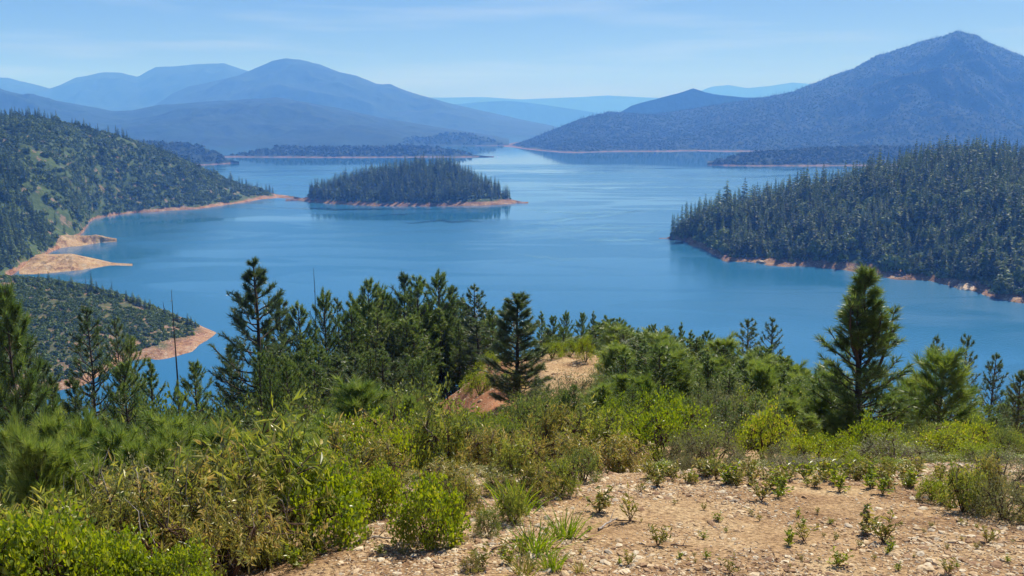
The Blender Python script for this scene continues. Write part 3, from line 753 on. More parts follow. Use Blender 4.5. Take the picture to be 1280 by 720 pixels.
# big left hill: chaparral everywhere
X, Y, Z, T = HILL.sample(-30, 352, 3.7, rng, zmin=4.0, over=0.05)
k = fbm(X, Y, 60, 3) > -0.52
X, Y, Z = X[k], Y[k], Z[k]
scatter('chaparral', X, Y, Z - .4, rng.uniform(2.6, 5.8, len(X)), SHR_LO + SHR, rng, 'green chaparral shrubs covering the long hill on the left shore', 'shrubs')
X, Y, Z, T = HILL.sample(-10, 345, 6.5, rng, zmin=4, over=0.12)
pxs = X / Y * F * cp + 640
crest = (T > 0.94) & (T < 1.03) & (rng.rand(len(X)) < np.where(pxs < 80, .8, .45))
gul = (~crest) & (pxs < 135) & (T < 0.45) & (fbm(X, Y, 60, 2) > -0.3)
oth = (~crest) & (~gul) & (T < 0.95) & (rng.rand(len(X)) < .10)
S = np.where(crest, rng.uniform(8, 18, len(X)), np.where(gul, rng.uniform(11, 22, len(X)), rng.uniform(8, 15, len(X))))
n1 = np.where(crest)[0]; n1 = n1[np.argsort(-S[n1])][:30]
individuals('conifer_tree', X[n1], Y[n1], Z[n1] - .5, S[n1], CON, rng, 'small dark conifer standing on the crest of the long green hill on the left', 'conifer', 'conifers along the crest of the left hill')
n2 = np.where(gul)[0]; n2 = n2[np.argsort(Y[n2] / S[n2])][:35]
individuals('conifer_tree', X[n2], Y[n2], Z[n2] - .5, S[n2], CON, rng, 'dark conifer low on the left hill above the sandy spits', 'conifer', 'conifers low on the left hill')
r_ = np.array(sorted(set(np.where(crest | gul | oth)[0]) - set(n1) - set(n2)))
scatter('forest', X[r_], Y[r_], Z[r_] - .5, S[r_], CON, rng, 'conifers scattered among the chaparral of the left hill', 'forest')
tip = np.array([(px, 240, 1436) for px in (303, 308, 316, 322, 327, 333, 337, 341)])
tx = np.array([at_y(*t)[:2] for t in tip])
individuals('conifer_tree', tx[:, 0], tx[:, 1], HILL.h(tx[:, 0], tx[:, 1]) - .5, rng.uniform(10, 17, len(tip)), CON, rng, 'small conifer at the low tip of the left hill beside the sandbar', 'conifer', 'conifers at the tip of the left hill')
# spur
X, Y, Z, T = SPUR.sample(-20, 268, 1.9, rng, zmin=2.8, over=0.2)
k = (fbm(X, Y, 16, 3) > -0.48) & ~((T < 0.3) & (fbm(X + 90, Y, 30, 2) > 0.25))
X, Y, Z, T = X[k], Y[k], Z[k], T[k]
scatter('chaparral', X, Y, Z - .25, rng.uniform(1.1, 3.0, len(X)), SHR, rng, 'grey green chaparral dotting the brown slope of the near spur', 'shrubs')
ridge = [(20, 6), (36, 7), (50, 8), (62, 9), (75, 7), (90, 8), (97, 6), (115, 11), (121, 9), (128, 8), (138, 8), (146, 7), (157, 8), (165, 8), (172, 8), (180, 7), (186, 8), (204, 6), (219, 6), (232, 8), (236, 7), (241, 6)]
rx = np.array([np.interp(px, [0, 60, 100, 160, 210, 250], [525, 520, 515, 512, 505, 497]) - 6 for px, h in ridge])
rX = np.array([(px - 640) / F / (cp) for px, h in ridge]) * rx
individuals('conifer_tree', rX, rx, SPUR.h(rX, rx) - .3, np.array([h for p, h in ridge]) * 0.9, CON, rng, 'small conifer on the ridge of the near brown spur', 'conifer', 'conifers on the ridge of the near spur', width=1.7)
# far slopes
for L, p0, p1, spc, nm, lb, lo, hi in [
        (BIG, 636, 1340, 8.5, 'forest', 'hazy forest covering the big mountain on the right', 6, 12),
        (RHD, 886, 1340, 7, 'forest', 'forest on the low headland below the big mountain', 7, 14),
        (LOW, 300, 590, 10, 'forest', 'forest on the long low headland behind the island', 9, 19),
        (LHD, 160, 292, 9, 'forest', 'forest on the dark headland beyond the left hill', 8, 16),
        (MHD, 500, 630, 13, 'forest', 'forest on the headland at the far narrows', 10, 20)]:
    X, Y, Z, T = L.sample(p0, p1, spc, rng, zmin=4.5, over=0.06)
    S = rng.uniform(lo, hi, len(X))
    crestm = (T > 0.96) & (rng.rand(len(X)) < .3)
    S *= np.where(crestm, 1.8 if L is BIG else 1.25, .8)
    ix = np.where(crestm)[0]
    scatter(nm, X[ix], Y[ix], Z[ix] - 1, S[ix], CON_LO, rng, lb.replace('forest', 'tallest trees of the forest'), 'forest')
    ix = np.where(~crestm)[0]
    scatter(nm, X[ix], Y[ix], Z[ix] - 1, S[ix], CON_LO + SHR_MT, rng, lb, 'forest', weights=[.12, .12, .12, .22, .21, .21])

# ------------------------------------------------------------------ foreground hill
_BY = np.array([-5, 0, 3, 5, 6.5, 8, 9.5, 11, 13, 16, 22, 30, 40, 50, 65, 80, 110, 150, 200, 260, 330, 420])
_BZ = np.array([-1.3, -1.75, -2.5, -3.2, -3.62, -3.98, -4.25, -4.62, -5.35, -6.5, -8.3, -10.0, -11.6, -14.2, -20, -28, -41, -60, -82, -108, -130, -134])
def fg(x, y):
    x = np.asarray(x, float); y = np.asarray(y, float)
    z = np.interp(y, _BY, _BZ)
    left = np.clip(-x - 1.5, 0, 200)
    z = z - 0.30 * np.clip(-x - 0.8, 0, 14) * np.clip((y - 6) / 6, 0, 1) - 0.08 * left * np.clip(y / 14, 0, 1)          # falls away on the left
    z = z - 0.24 * np.clip(x - 4.0, 0, 30) * np.clip((y - 16) / 20, 0, 1) - 0.9 * np.clip((y - 20) / 16, 0, 1) * np.clip((70 - y) / 20, 0, 1)
    # red soil knoll in the middle
    kn = np.exp(-(((x - 1.9) / 5.2) ** 2 + ((y - 37.5) / 7.0) ** 2) ** 1.5)
    z = z + 1.75 * kn + .35 * (ridged(x, y, 2.4, 3) - .3) * np.exp(-(((x - 1) / 6) ** 2 + ((y - 36.0) / 7) ** 2))
    z = z - 1.6 * np.exp(-(((x + 4.6) / 2.0) ** 2 + ((y - 34.0) / 5) ** 2))
    z = z + 0.35 * fbm(x, y, 9, 3) * np.clip((y - 9) / 12, 0, 1) + 0.16 * fbm(x, y, 2.6, 3) * np.clip((y - 6) / 4, 0, 1) + 0.05 * fbm(x, y, 1.0, 4)
    return H + z
def fgz(x, y): return float(fg(np.array([x]), np.array([y]))[0])

def soil_material():
    m, n, l, b = new_mat('soil')
    p = world_pos(n)
    z1 = noise_node(n, l, 1.3, 5, p, 0.6)
    z2 = noise_node(n, l, 22, 5, p, 0.65)
    r1 = ramp(n, [(0.32, (.27, .165, .09)), (0.5, (.42, .285, .16)), (0.68, (.52, .39, .235))]); l.new(z1, r1.inputs[0])
    r2 = ramp(n, [(0.35, (.40, .34, .30)), (0.5, (.9, .86, .8)), (0.65, (1.3, 1.27, 1.2))]); l.new(z2, r2.inputs[0])
    mx = n.new("ShaderNodeMix"); mx.data_type = 'RGBA'; mx.blend_type = 'MULTIPLY'; mx.inputs[0].default_value = 1
    l.new(r1.outputs[0], mx.inputs[6]); l.new(r2.outputs[0], mx.inputs[7])
    # redder subsoil on the knoll further down the slope
    sep = n.new("ShaderNodeSeparateXYZ"); l.new(p, sep.inputs[0])
    mr = n.new("ShaderNodeMapRange"); mr.inputs['From Min'].default_value = 20; mr.inputs['From Max'].default_value = 30
    l.new(sep.outputs['Y'], mr.inputs['Value'])
    xr = n.new("ShaderNodeMapRange"); xr.inputs['From Min'].default_value = 1.0; xr.inputs['From Max'].default_value = -0.5
    l.new(sep.outputs['X'], xr.inputs['Value'])
    redf = math_node(n, l, 'MULTIPLY', mr.outputs[0], xr.outputs[0])
    m3 = n.new("ShaderNodeMix"); m3.data_type = 'RGBA'; m3.inputs[7].default_value = (.36, .105, .05, 1)
    l.new(math_node(n, l, 'MULTIPLY', redf, 0.55), m3.inputs[0]); l.new(mx.outputs[2], m3.inputs[6])
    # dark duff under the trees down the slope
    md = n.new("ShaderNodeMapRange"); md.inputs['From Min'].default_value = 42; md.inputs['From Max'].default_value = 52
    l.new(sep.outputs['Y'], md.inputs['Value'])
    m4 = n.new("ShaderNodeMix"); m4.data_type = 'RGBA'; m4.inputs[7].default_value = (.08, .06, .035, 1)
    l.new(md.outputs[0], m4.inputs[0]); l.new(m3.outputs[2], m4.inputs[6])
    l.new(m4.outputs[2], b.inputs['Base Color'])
    b.inputs['Roughness'].default_value = 0.95; b.inputs['Specular IOR Level'].default_value = 0.15
    bp = n.new("ShaderNodeBump"); bp.inputs['Strength'].default_value = 1.0; bp.inputs['Distance'].default_value = 0.05
    l.new(z2, bp.inputs['Height']); l.new(bp.outputs[0], b.inputs['Normal'])
    return m
M_soil = soil_material()
sy = np.concatenate([np.linspace(-5, 4, 20), 4 + (np.exp(np.linspace(0, 1, 460) * math.log(418)) - 1)[1:]])
aa = np.linspace(-1.0, 1.0, 520)
YY, AA = np.meshgrid(sy, aa, indexing='ij')
XX = AA * (np.abs(YY) * .85 + 6)
ZZ = fg(XX, YY)
ZZ = np.maximum(ZZ, -15)
nr, nc = YY.shape
i = np.arange(nr - 1)[:, None] * nc; j = np.arange(nc - 1)[None]
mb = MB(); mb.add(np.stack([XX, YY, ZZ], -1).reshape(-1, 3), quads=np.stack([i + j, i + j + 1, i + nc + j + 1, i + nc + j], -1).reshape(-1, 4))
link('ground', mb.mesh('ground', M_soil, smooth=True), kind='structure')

# ------------------------------------------------------------------ pines
def pine_parts(seed, nwhorl, per, tuft_n, nlen, nw, mat, R0=0.3, base=0.12, prof=0.85, sub=3, leaders=1, along=3, up=0.35, upt=0.9, jit=0.2, spread=1.25):
    """unit-height pine (height 1, crown radius R0): trunk, limbs, foliage meshes; nlen and nw relative to height"""
    rg = np.random.RandomState(seed)
    tr, lb, fo = MB(), MB(), MB()
    K = 9
    zz = np.linspace(-.03, 1, K)
    bend = np.cumsum(rg.normal(0, .006, (K, 2)), 0)
    tp = np.stack([bend[:, 0], bend[:, 1], zz], 1)
    tube(tr, tp, np.interp(zz, [0, 1], [.018, .003]), 7)
    def tpos(z): return np.array([np.interp(z, zz, tp[:, 0]), np.interp(z, zz, tp[:, 1]), z])
    C, D = [], []
    for k in range(leaders - 1):
        z0 = rg.uniform(.35, .55); an = rg.uniform(0, 6.28); ln = rg.uniform(.3, .42); o = tpos(z0)
        e = np.array([math.cos(an), math.sin(an), 0]) * R0 * rg.uniform(.25, .5)
        pts = np.array([o, o + e * .7 + [0, 0, ln * .35], o + e + [0, 0, ln * .7], o + e * 1.05 + [0, 0, ln]])
        tube(tr, pts, [.009, .007, .005, .002], 5)
        for s in np.linspace(.35, 1, 7):
            q = pts[0] + (pts[-1] - pts[0]) * s
            for a2 in rg.uniform(0, 6.28, 4):
                dv = unit(np.array([math.cos(a2), math.sin(a2), .9])); L = R0 * .35 * (1.15 - s)+.02
                tube(lb, [q, q + dv * L], [.003, .0015], 3)
                C.append(q + dv * L); D.append(dv)
    for w in range(nwhorl):
        f = (w + .5) / nwhorl
        z = base + (1 - base - .02) * f
        n = max(3, int(round(per * (1 - .35 * f) + rg.normal(0, .6))))
        L0 = R0 * ((1 - f) ** prof * .96 + .05) * (0.72 + .28 * min(1, f * 5))
        a0 = rg.uniform(0, 6.28)
        for b in range(n):
            an = a0 + b * 6.283 / n + rg.normal(0, .25)
            L = L0 * rg.uniform(.6, 1.12)
            o = tpos(z + rg.normal(0, .012))
            el = up + (upt - up) * f + rg.normal(0, jit * .6)
            dh = np.array([math.cos(an), math.sin(an), 0])
            s = np.linspace(0, 1, 5)[:, None]
            pts = o + dh * L * s + np.array([0, 0, 1]) * L * (math.tan(el) * .55 * s + .35 * s ** 2 - (.25 * (1 - f)) * s * (1 - s))
            pts[1:] += rg.normal(0, L * .03, (4, 3))
            tube(lb, pts, np.linspace(.0065 * (1 - .6 * f), .0018, 5), 4)
            tg = unit(pts[-1] - pts[-2] + np.array([0, 0, L * .05]))
            C.append(pts[-1]); D.append(tg)
            for m_ in range(along):
                s1 = rg.uniform(.45, .98); q = np.array([np.interp(s1, s[:, 0], pts[:, c]) for c in range(3)])
                C.append(q); D.append(unit(tg + rg.normal(0, .45, 3) + [0, 0, .2]))
            for m_ in range(sub if L > .04 else 1):
                s1 = rg.uniform(.35, .9); q = np.array([np.interp(s1, s[:, 0], pts[:, c]) for c in range(3)])
                sd = rg.choice([-1, 1]) * rg.uniform(.5, 1.0)
                dv = unit(dh * math.cos(sd) + np.array([-dh[1], dh[0], 0]) * math.sin(sd) + [0, 0, rg.uniform(.1, .7)])
                l2 = L * rg.uniform(.25, .5) * (1.1 - .4 * s1)
                e = q + dv * l2 + [0, 0, l2 * .2]
                tube(lb, [q, (q + e) / 2 - [0, 0, l2 * .04], e], [.0028, .002, .0012], 3)
                C.append(e); D.append(unit(dv + [0, 0, .4]))
                if along > 1: C.append((q + e) / 2); D.append(unit(dv + rg.normal(0, .4, 3) + [0, 0, .4]))
    C.append(np.array([tp[-1, 0], tp[-1, 1], .985])); D.append(np.array([0, 0, 1.0]))
    tufts(fo, np.array(C), unit(np.array(D)), tuft_n, nlen, nw, rg, spread)
    return (tr.mesh('trunk', M_bark, True), lb.mesh('limbs', M_bark, True), fo.mesh('foliage', mat))

def place(parts, names, name, label, cat, px, top, Y, wpx=None, R0=0.3, group=None, rz=None, gz=None, rg=random.Random(3), hscale=1.0):
    """stand a unit-height plant so that its top reaches photo row top at distance Y"""
    x, y, zt = at_y(px, top, Y)
    z0 = fgz(x, y) if gz is None else gz
    h = max(0.25, (zt - z0) * hscale)
    w = h if wpx is None else wpx / F * Y / R0
    w = max(w, h * .35)
    t = thing(name, label, cat, (x, y, z0), rg.uniform(0, 6.28) if rz is None else rz, (w, w, h), group)
    for nm, me in zip(names, parts):
        link(nm, me, t)
    return t
PN = ('trunk', 'limbs', 'foliage')

A_big = pine_parts(101, 18, 5, 20, .028, .0030, M_needle_dark, .30, .10, .75, sub=6, along=4, up=.15, upt=.75, spread=1.35)       # open mature pine
A_hero = pine_parts(142, 18, 6, 26, .042, .0030, M_needle, .26, .05, .80, sub=4, along=3, leaders=6, up=.45, upt=1.1, spread=1.15)
A_mid = pine_parts(103, 21, 6, 26, .036, .0028, M_needle_dark, .26, .03, .62, sub=5, along=4, up=.35, upt=.95)
A_left = pine_parts(104, 20, 6, 26, .045, .0032, M_needle, .28, .02, .6, sub=4, along=4, up=.25, upt=.9)
MIDP = [pine_parts(110 + k, 16, 5, 11, .034, .0046, m, .26, b, p, sub=4, along=4, up=.35, upt=1.0, spread=1.2)
        for k, (m, b, p) in enumerate([(M_needle, .2, .6), (M_needle_dark, .2, .75), (M_needle, .06, .85), (M_needle, .25, .55), (M_needle, .03, .5)])]
OPEN = [pine_parts(120 + k, 14, 5, 15, .030, .0050, M_needle_dark, .24, .2, .6, sub=4, along=1, up=.2, upt=.8, spread=1.4) for k in range(2)]
SAP = [pine_parts(130 + k, 13, 6, 24, .10, .0048, M_needle_soft, .34, .03, .55, sub=3, along=3, up=.6, upt=1.1, spread=.85) for k in range(3)]

place(A_big, PN, 'pine_tree', 'tall open crowned pine standing out against the water left of centre', 'pine', 315, 324, 46, 78, .30, rz=0.4)
place(A_mid, PN, 'pine_tree', 'dark young pine in the middle standing before the bare red knoll', 'pine', 650, 368, 30, 56, .26, rz=1.0)
place(A_hero, PN, 'pine_tree', 'dense dark pine with several leaders standing alone at the right', 'pine', 1088, 335, 22, 80, .26, rz=2.2)
place(A_left, PN, 'pine_tree', 'bushy dark pine cut off by the left edge of the view', 'pine', 2, 362, 27, 66, .28, rz=.7)

named_pines = [
    # px, top, Y, wpx, set, label
    (104, 386, 40, 38, 'O0', 'slim open pine with clumped needles before the brown spur, second tree from the left edge'),
    (143, 397, 44, 26, 'O1', 'small dark pine just right of the slim open pine at the left'),
    (186, 450, 40, 34, 'M2', 'broad green pine left of the tall bare snag'),
    (160, 425, 52, 26, 'M3', 'thin pine half hidden behind the broad green pine beside the snag'),
    (243, 452, 40, 30, 'M0', 'loose green pine right of the tall bare snag'),
    (222, 478, 34, 26, 'M2', 'low green pine at the foot of the tall bare snag'),
    (64, 470, 36, 34, 'M2', 'rounded pine between the edge pine and the slim open pine at the left'),
    (352, 372, 55, 26, 'M1', 'dark pine directly behind the right side of the tall open pine'),
    (376, 380, 56, 22, 'M0', 'pine just left of the thin black snag that rises over the water'),
    (404, 368, 58, 20, 'M3', 'slim pine just right of the thin black snag'),
    (424, 372, 60, 18, 'O1', 'thin pine with see through crown left of the dense grove'),
    (458, 350, 60, 24, 'M0', 'first tall pine at the left end of the dense grove'),
    (480, 362, 62, 20, 'M3', 'shorter pine second from the left in the dense grove'),
    (502, 340, 62, 24, 'M1', 'highest pine of the dense grove'),
    (525, 346, 60, 24, 'M0', 'pale green pine in the middle of the dense grove'),
    (547, 344, 62, 22, 'M3', 'tall pine right of the middle in the dense grove'),
    (566, 356, 64, 20, 'M1', 'dark pine near the right end of the dense grove'),
    (588, 358, 62, 24, 'O0', 'open tufted pine at the right end of the dense grove'),
    (617, 385, 56, 20, 'M2', 'small pine peeping out left of the dark central pine'),
    (632, 380, 54, 18, 'M0', 'slender green pine touching the left side of the dark central pine'),
    (676, 390, 52, 18, 'M2', 'slender green pine just right of the dark central pine'),
    (690, 396, 50, 16, 'M0', 'second slender green pine right of the dark central pine'),
    (707, 392, 54, 14, 'M3', 'thin pointed pine above the bare knoll'),
    (728, 391, 50, 14, 'M0', 'left one of the twin pointed pines above the bare knoll'),
    (742, 390, 51, 15, 'M2', 'right one of the twin pointed pines above the bare knoll'),
    (757, 404, 48, 14, 'M1', 'short pine just right of the twin pointed pines'),
    (772, 398, 50, 18, 'M0', 'full pine with a spiky top right of the bare knoll'),
    (798, 411, 46, 20, 'M2', 'green pine at the left end of the thicket on the right slope'),
    (818, 407, 48, 18, 'M0', 'second pine from the left in the thicket on the right slope'),
    (836, 410, 46, 17, 'M3', 'darker pine in the thicket on the right slope'),
    (852, 404, 48, 16, 'M2', 'pointed pine topping the thicket on the right slope'),
    (882, 414, 46, 20, 'M0', 'loose pine left of the two dark open pines above the right slope'),
    (905, 432, 44, 20, 'M2', 'low round pine before the two dark open pines'),
    (935, 397, 62, 30, 'O1', 'left one of the two dark open pines above the right slope'),
    (967, 399, 62, 24, 'O0', 'right one of the two dark open pines above the right slope'),
    (948, 436, 42, 24, 'M0', 'green pine in front of the two dark open pines'),
    (985, 446, 42, 22, 'M2', 'green pine downhill right of the two dark open pines'),
    (1010, 462, 38, 20, 'M0', 'pine in the dip left of the lone dark pine'),
    (1030, 455, 44, 14, 'M1', 'small dark pointed pine beside the lone dark pine'),
    (1168, 421, 40, 22, 'O0', 'ragged open pine right of the lone dark pine'),
    (1211, 419, 44, 24, 'O1', 'pointed dark open pine against the water at the right'),
    (1250, 444, 36, 28, 'O0', 'pine with a bare dark trunk near the right edge'),
    (1278, 462, 30, 30, 'M1', 'dark green pine cut off by the right edge of the view'),
    (1182, 448, 26, 60, 'S1', 'bright green soft needled pine right of the lone dark pine'),
    (1140, 478, 28, 36, 'S0', 'soft green pine touching the right side of the lone dark pine'),
    (450, 484, 20, 62, 'S0', 'rounded soft green pine sapling left of the bare red bank'),
    (204, 532, 17, 60, 'S1', 'soft green pine sapling low at the left behind the brown leaved shrub'),
    (75, 562, 13, 75, 'S2', 'large fluffy green pine sapling at the lower left'),
    (352, 528, 18, 42, 'S2', 'fluffy green pine sapling behind the bright manzanita bushes'),
    (415, 520, 22, 30, 'S1', 'small fluffy sapling left of the rounded soft green one'),
    (515, 500, 24, 26, 'S2', 'small green sapling right of the rounded soft green one'),
    (270, 520, 30, 34, 'M2', 'shaded pine sapling beneath the tall open pine'),
    (30, 560, 18, 40, 'S0', 'green sapling below the pine at the left edge'),
    (135, 520, 26, 34, 'M0', 'bushy green pine behind the fluffy saplings at the lower left'),
    (26, 412, 32, 44, 'M1', 'full dark pine pressed against the right side of the left edge pine'),
    (-12, 400, 34, 50, 'M1', 'dark pine half outside the left edge of the view'),
    (48, 448, 36, 40, 'M1', 'dark pine before the bare shore of the spur at the left'),
    (88, 470, 32, 36, 'M1', 'low dark pine under the slim open pine'),
    (150, 455, 36, 36, 'M3', 'dark green pine under the small dark pine at the left'),
    (285, 430, 50, 32, 'M1', 'dark pine touching the left side of the tall open pine'),
    (336, 405, 50, 34, 'M1', 'dark pine filling the gap right behind the tall open pine'),
]
for px, top, Y, w, st, lb in named_pines:
    s, k = st[0], int(st[1])
    ps = {'M': MIDP, 'O': OPEN, 'S': SAP}[s][k]
    if 340 < px < 620 and Y > 54: w *= 1.4
    place(ps, PN, 'pine_tree' if s != 'S' else 'pine_sapling', lb, 'pine', px, top, Y, w, {'M': .22, 'O': .22, 'S': .34}[s], rg=random.Random(px))

LANDMARKS = [(315, 430, 'the tall open pine'), (650, 440, 'the dark central pine'), (1088, 430, 'the lone dark pine'), (214, 420, 'the tall bare snag'), (725, 465, 'the bare knoll'),
    (590, 475, 'the red bank'), (510, 400, 'the dense grove'), (382, 640, 'the leftmost bare soil manzanita'), (470, 625, 'the round manzanita'), (536, 655, 'the narrow manzanita'),
    (262, 620, 'the large brown shrub'), (835, 545, 'the wide yellow manzanita'), (895, 560, 'the rounded grey bush'), (1120, 575, 'the wide grey bush'), (1182, 480, 'the soft needled pine'),
    (950, 420, 'the two dark open pines'), (450, 520, 'the rounded soft sapling'), (75, 600, 'the large fluffy sapling'), (1262, 600, 'the grey bush at the right edge'), (5, 450, 'the left edge pine'),
    (760, 658, 'the pale short stick'), (1082, 650, 'the leafy dark seedling'), (745, 400, 'the twin pointed pines'), (668, 665, 'the bright grass clump'), (104, 440, 'the slim open pine'), (1211, 450, 'the pointed pine')]
AUTO = []
def auto(o, look, px, py):
    n = min(LANDMARKS, key=lambda q: (q[0] - px) ** 2 + (q[1] - py) ** 2)
    dx, dy = px - n[0], py - n[1]
    h = 'left' if dx < 0 else 'right'; v = 'below' if dy > 0 else 'above'
    if math.hypot(dx, dy) < 22: rel = 'right beside'
    elif abs(dx) > 1.8 * abs(dy): rel = ('just ' if abs(dx) < 60 else 'far ') + h + ' of'
    elif abs(dy) > 1.8 * abs(dx): rel = ('just ' if abs(dy) < 45 else 'well ') + v
    else: rel = v + ' ' + h + ' of'
    AUTO.append((o, look + ' ' + rel + ' ' + n[2], px, py))
def finish_labels():
    by = {}
    for a in AUTO: by.setdefault(a[1], []).append(a)
    words = ['first', 'second', 'third', 'fourth', 'fifth', 'sixth', 'seventh', 'eighth', 'ninth', 'tenth', 'eleventh', 'twelfth']
    for lb, m in by.items():
        m.sort(key=lambda a: a[2])
        for k, a in enumerate(m):
            t = lb
            if len(m) == 2: t += ', ' + ['left', 'right'][k] + ' one'
            elif len(m) > 2: t += ', ' + (words[k] if k < 12 else 'last')
            a[0]['label'] = t
# thicket of young pines on the slopes, told apart by nothing but place
rg2 = random.Random(8)
def thicket(n, x0, x1, topf, Ys, w, sets, label, group, R0=.22):
    for k in range(n):
        px = x0 + (x1 - x0) * (k + rg2.uniform(.1, .9)) / n
        Y = rg2.uniform(*Ys); f = (Ys[1] - Y) / (Ys[1] - Ys[0] + 1e-6)
        top = topf(px) + f * 28 + rg2.uniform(-4, 16)
        s = rg2.choice(sets); wf = rg2.uniform(.75, 1.35)
        o = place(s, PN, 'pine_sapling', label, 'pine', px, top, Y, w * wf, R0, group, rg=rg2)
        col = 'fluffy bright green' if any(s is q for q in SAP) else ('dark green' if s is MIDP[1] else 'light green')
        auto(o, ('slim ' if wf < .95 else 'broad ' if wf > 1.15 else '') + col + ' young pine', px, top + 20)
thicket(84, 765, 1065, lambda x: np.interp(x, [770, 860, 960, 1060], [404, 412, 434, 470]), (26, 44), 27, [MIDP[0], MIDP[2], MIDP[4], MIDP[4], MIDP[2], MIDP[1], MIDP[3], SAP[0]],
        'young pine crowded in the green thicket on the slope right of the knoll', 'young pines of the right slope thicket')
thicket(26, 700, 1060, lambda x: np.interp(x, [700, 780, 1050], [480, 458, 490]), (18, 27), 28, [SAP[0], SAP[1], MIDP[4], MIDP[2], MIDP[4]],
        'soft young pine behind the row of manzanita bushes', 'young pines behind the manzanita row', .34)
thicket(30, 430, 612, lambda x: 366, (56, 70), 30, MIDP, 'pine deep inside the dense grove left of centre', 'inner pines of the grove')
thicket(34, 320, 530, lambda x: 420, (36, 56), 26, MIDP, 'shaded pine below the tall open pine and the grove', 'shaded pines below the grove')
thicket(15, 0, 440, lambda x: 528, (11, 20), 48, SAP, 'fluffy soft green pine sapling in the tangle at the lower left', 'fluffy saplings at the lower left', .34)
thicket(14, 1100, 1290, lambda x: 480, (24, 40), 26, MIDP, 'young pine in the thicket at the right edge', 'young pines at the right edge')
thicket(22, 20, 330, lambda x: 495, (24, 44), 30, MIDP, 'young pine in the thicket at the lower left', 'young pines at the lower left')
thicket(26, 676, 800, lambda x: 402, (42, 52), 24, [MIDP[0], MIDP[2], MIDP[4]], 'small green pine in the row above the bare knoll', 'small pines above the knoll')

# ------------------------------------------------------------------ shrubs
def shrub_parts(seed, kind, nc, per, L, Wd, mat, hexa=False, stems=9, rx=1.0, dome=0.55, low=.25):
    """unit shrub: radius about 1, height about 1; L, Wd in unit space"""
    rg = np.random.RandomState(seed)
    st, fo = MB(), MB()
    u = unit(rg.normal(size=(nc, 3))); u[:, 2] = np.abs(u[:, 2])
    lump = 1 + .22 * np.sin(u[:, 0] * 5 + seed) * np.cos(u[:, 1] * 4 + seed * 2) + .1 * np.sin(u[:, 0] * 11 + u[:, 2] * 9)
    rr = rg.uniform(dome, 1, nc) ** .6 * lump
    c = u * rr[:, None]; c[:, 2] = low + c[:, 2] * (1 - low)
    # stems: main limbs to sectors, twigs to clusters
    mains = []
    for k in range(stems):
        a = k / stems * 6.283 + rg.normal(0, .3); e = np.array([math.cos(a) * rg.uniform(.3, .75), math.sin(a) * rg.uniform(.3, .75), rg.uniform(.35, .8)])
        s = np.linspace(0, 1, 5)[:, None]
        pts = e * s + rg.normal(0, .05, (5, 3)) * s + np.array([0, 0, -.05]) * (1 - s) + np.array([0, 0, .12]) * s * (1 - s)
        tube(st, pts, np.linspace(.028, .011, 5), 5); mains.append(pts)
    M = np.concatenate(mains)
    for q in c[rg.rand(nc) < min(1, 160 / nc)]:
        d = np.linalg.norm(M - q, axis=1); b = M[np.argmin(d)]
        m_ = (b + q) / 2 + rg.normal(0, .04, 3)
        tube(st, [b, m_, q], [.009, .006, .003], 3)
    if kind == 'yerba':
        for k in range(26):
            q = M[rg.randint(len(M))]; e = q + unit(q + rg.normal(0, .6, 3) + [0, 0, .4]) * rg.uniform(.2, .5)
            tube(st, [q, (q + e) / 2 + rg.normal(0, .04, 3), e], [.010, .007, .003], 3, mat=1)
    cc = np.repeat(c, per, 0); uu = np.repeat(unit(u + [0, 0, .5]), per, 0); n = len(cc)
    ct = np.repeat(rg.rand(nc), per)
    if kind == 'manz':
        p = cc + rg.normal(0, L * .9, (n, 3)); d = unit(uu * .5 + rg.normal(0, .6, (n, 3)) + [0, 0, .25])
        leaves(fo, p, d, L * rg.uniform(.7, 1.2, n), Wd * rg.uniform(.8, 1.15, n), rg, hexa, tint=np.clip(ct * .5 + rg.rand(n) * .5, 0, 1))
    elif kind == 'yerba':
        ax = rg.uniform(-1.6, 0.2, n)[:, None] * L
        p = cc + uu * ax; out = unit(np.cross(uu, rg.normal(size=(n, 3))))
        d = unit(out * .8 + uu * .45 + np.array([0, 0, 1]) * rg.uniform(-.9, .35, n)[:, None])
        leaves(fo, p, d, L * rg.uniform(.6, 1.15, n), Wd * rg.uniform(.7, 1.2, n), rg, hexa, fold=.35, tint=np.clip(ct * .45 + rg.rand(n) * .55, 0, 1))
    else:
        p = cc + rg.normal(0, L * 2.2, (n, 3)); d = unit(uu * .4 + rg.normal(0, .8, (n, 3)) + [0, 0, .3])
        leaves(fo, p, d, L * rg.uniform(.6, 1.2, n), Wd, rg, False, tint=np.clip(ct * .5 + rg.rand(n) * .5, 0, 1))
    return (st.mesh('stems', [M_stem, M_dead], True), fo.mesh('foliage', mat))

MZN = [shrub_parts(201 + k, 'manz', 360, 11, .075, .055, M_manz, True, low=.18) for k in range(3)]      # near manzanita
MZF = [shrub_parts(211 + k, 'manz', 420, 9, .055, .036, M_manz, False, low=.12) for k in range(2)]
MZD = [shrub_parts(251 + k, 'manz', 380, 9, .06, .034, M_brush, False, low=.10) for k in range(2)]
YRN = [shrub_parts(221 + k, 'yerba', 95, 15, (.15, .19, .13)[k], (.030, .036, .030)[k], (M_yerba, M_yerba_green, M_yerba)[k], False, stems=13, low=.40, dome=.25) for k in range(3)]
YRF = [shrub_parts(231 + k, 'yerba', 150, 13, .16, .034, (M_yerba, M_yerba_green)[k], False, stems=9, low=.3, dome=.3) for k in range(2)]
BKF = [shrub_parts(241 + k, 'buck', 420, 12, .040, .022, M_buck, False, stems=10, low=.08) for k in range(2)]
SN = ('stems', 'foliage')

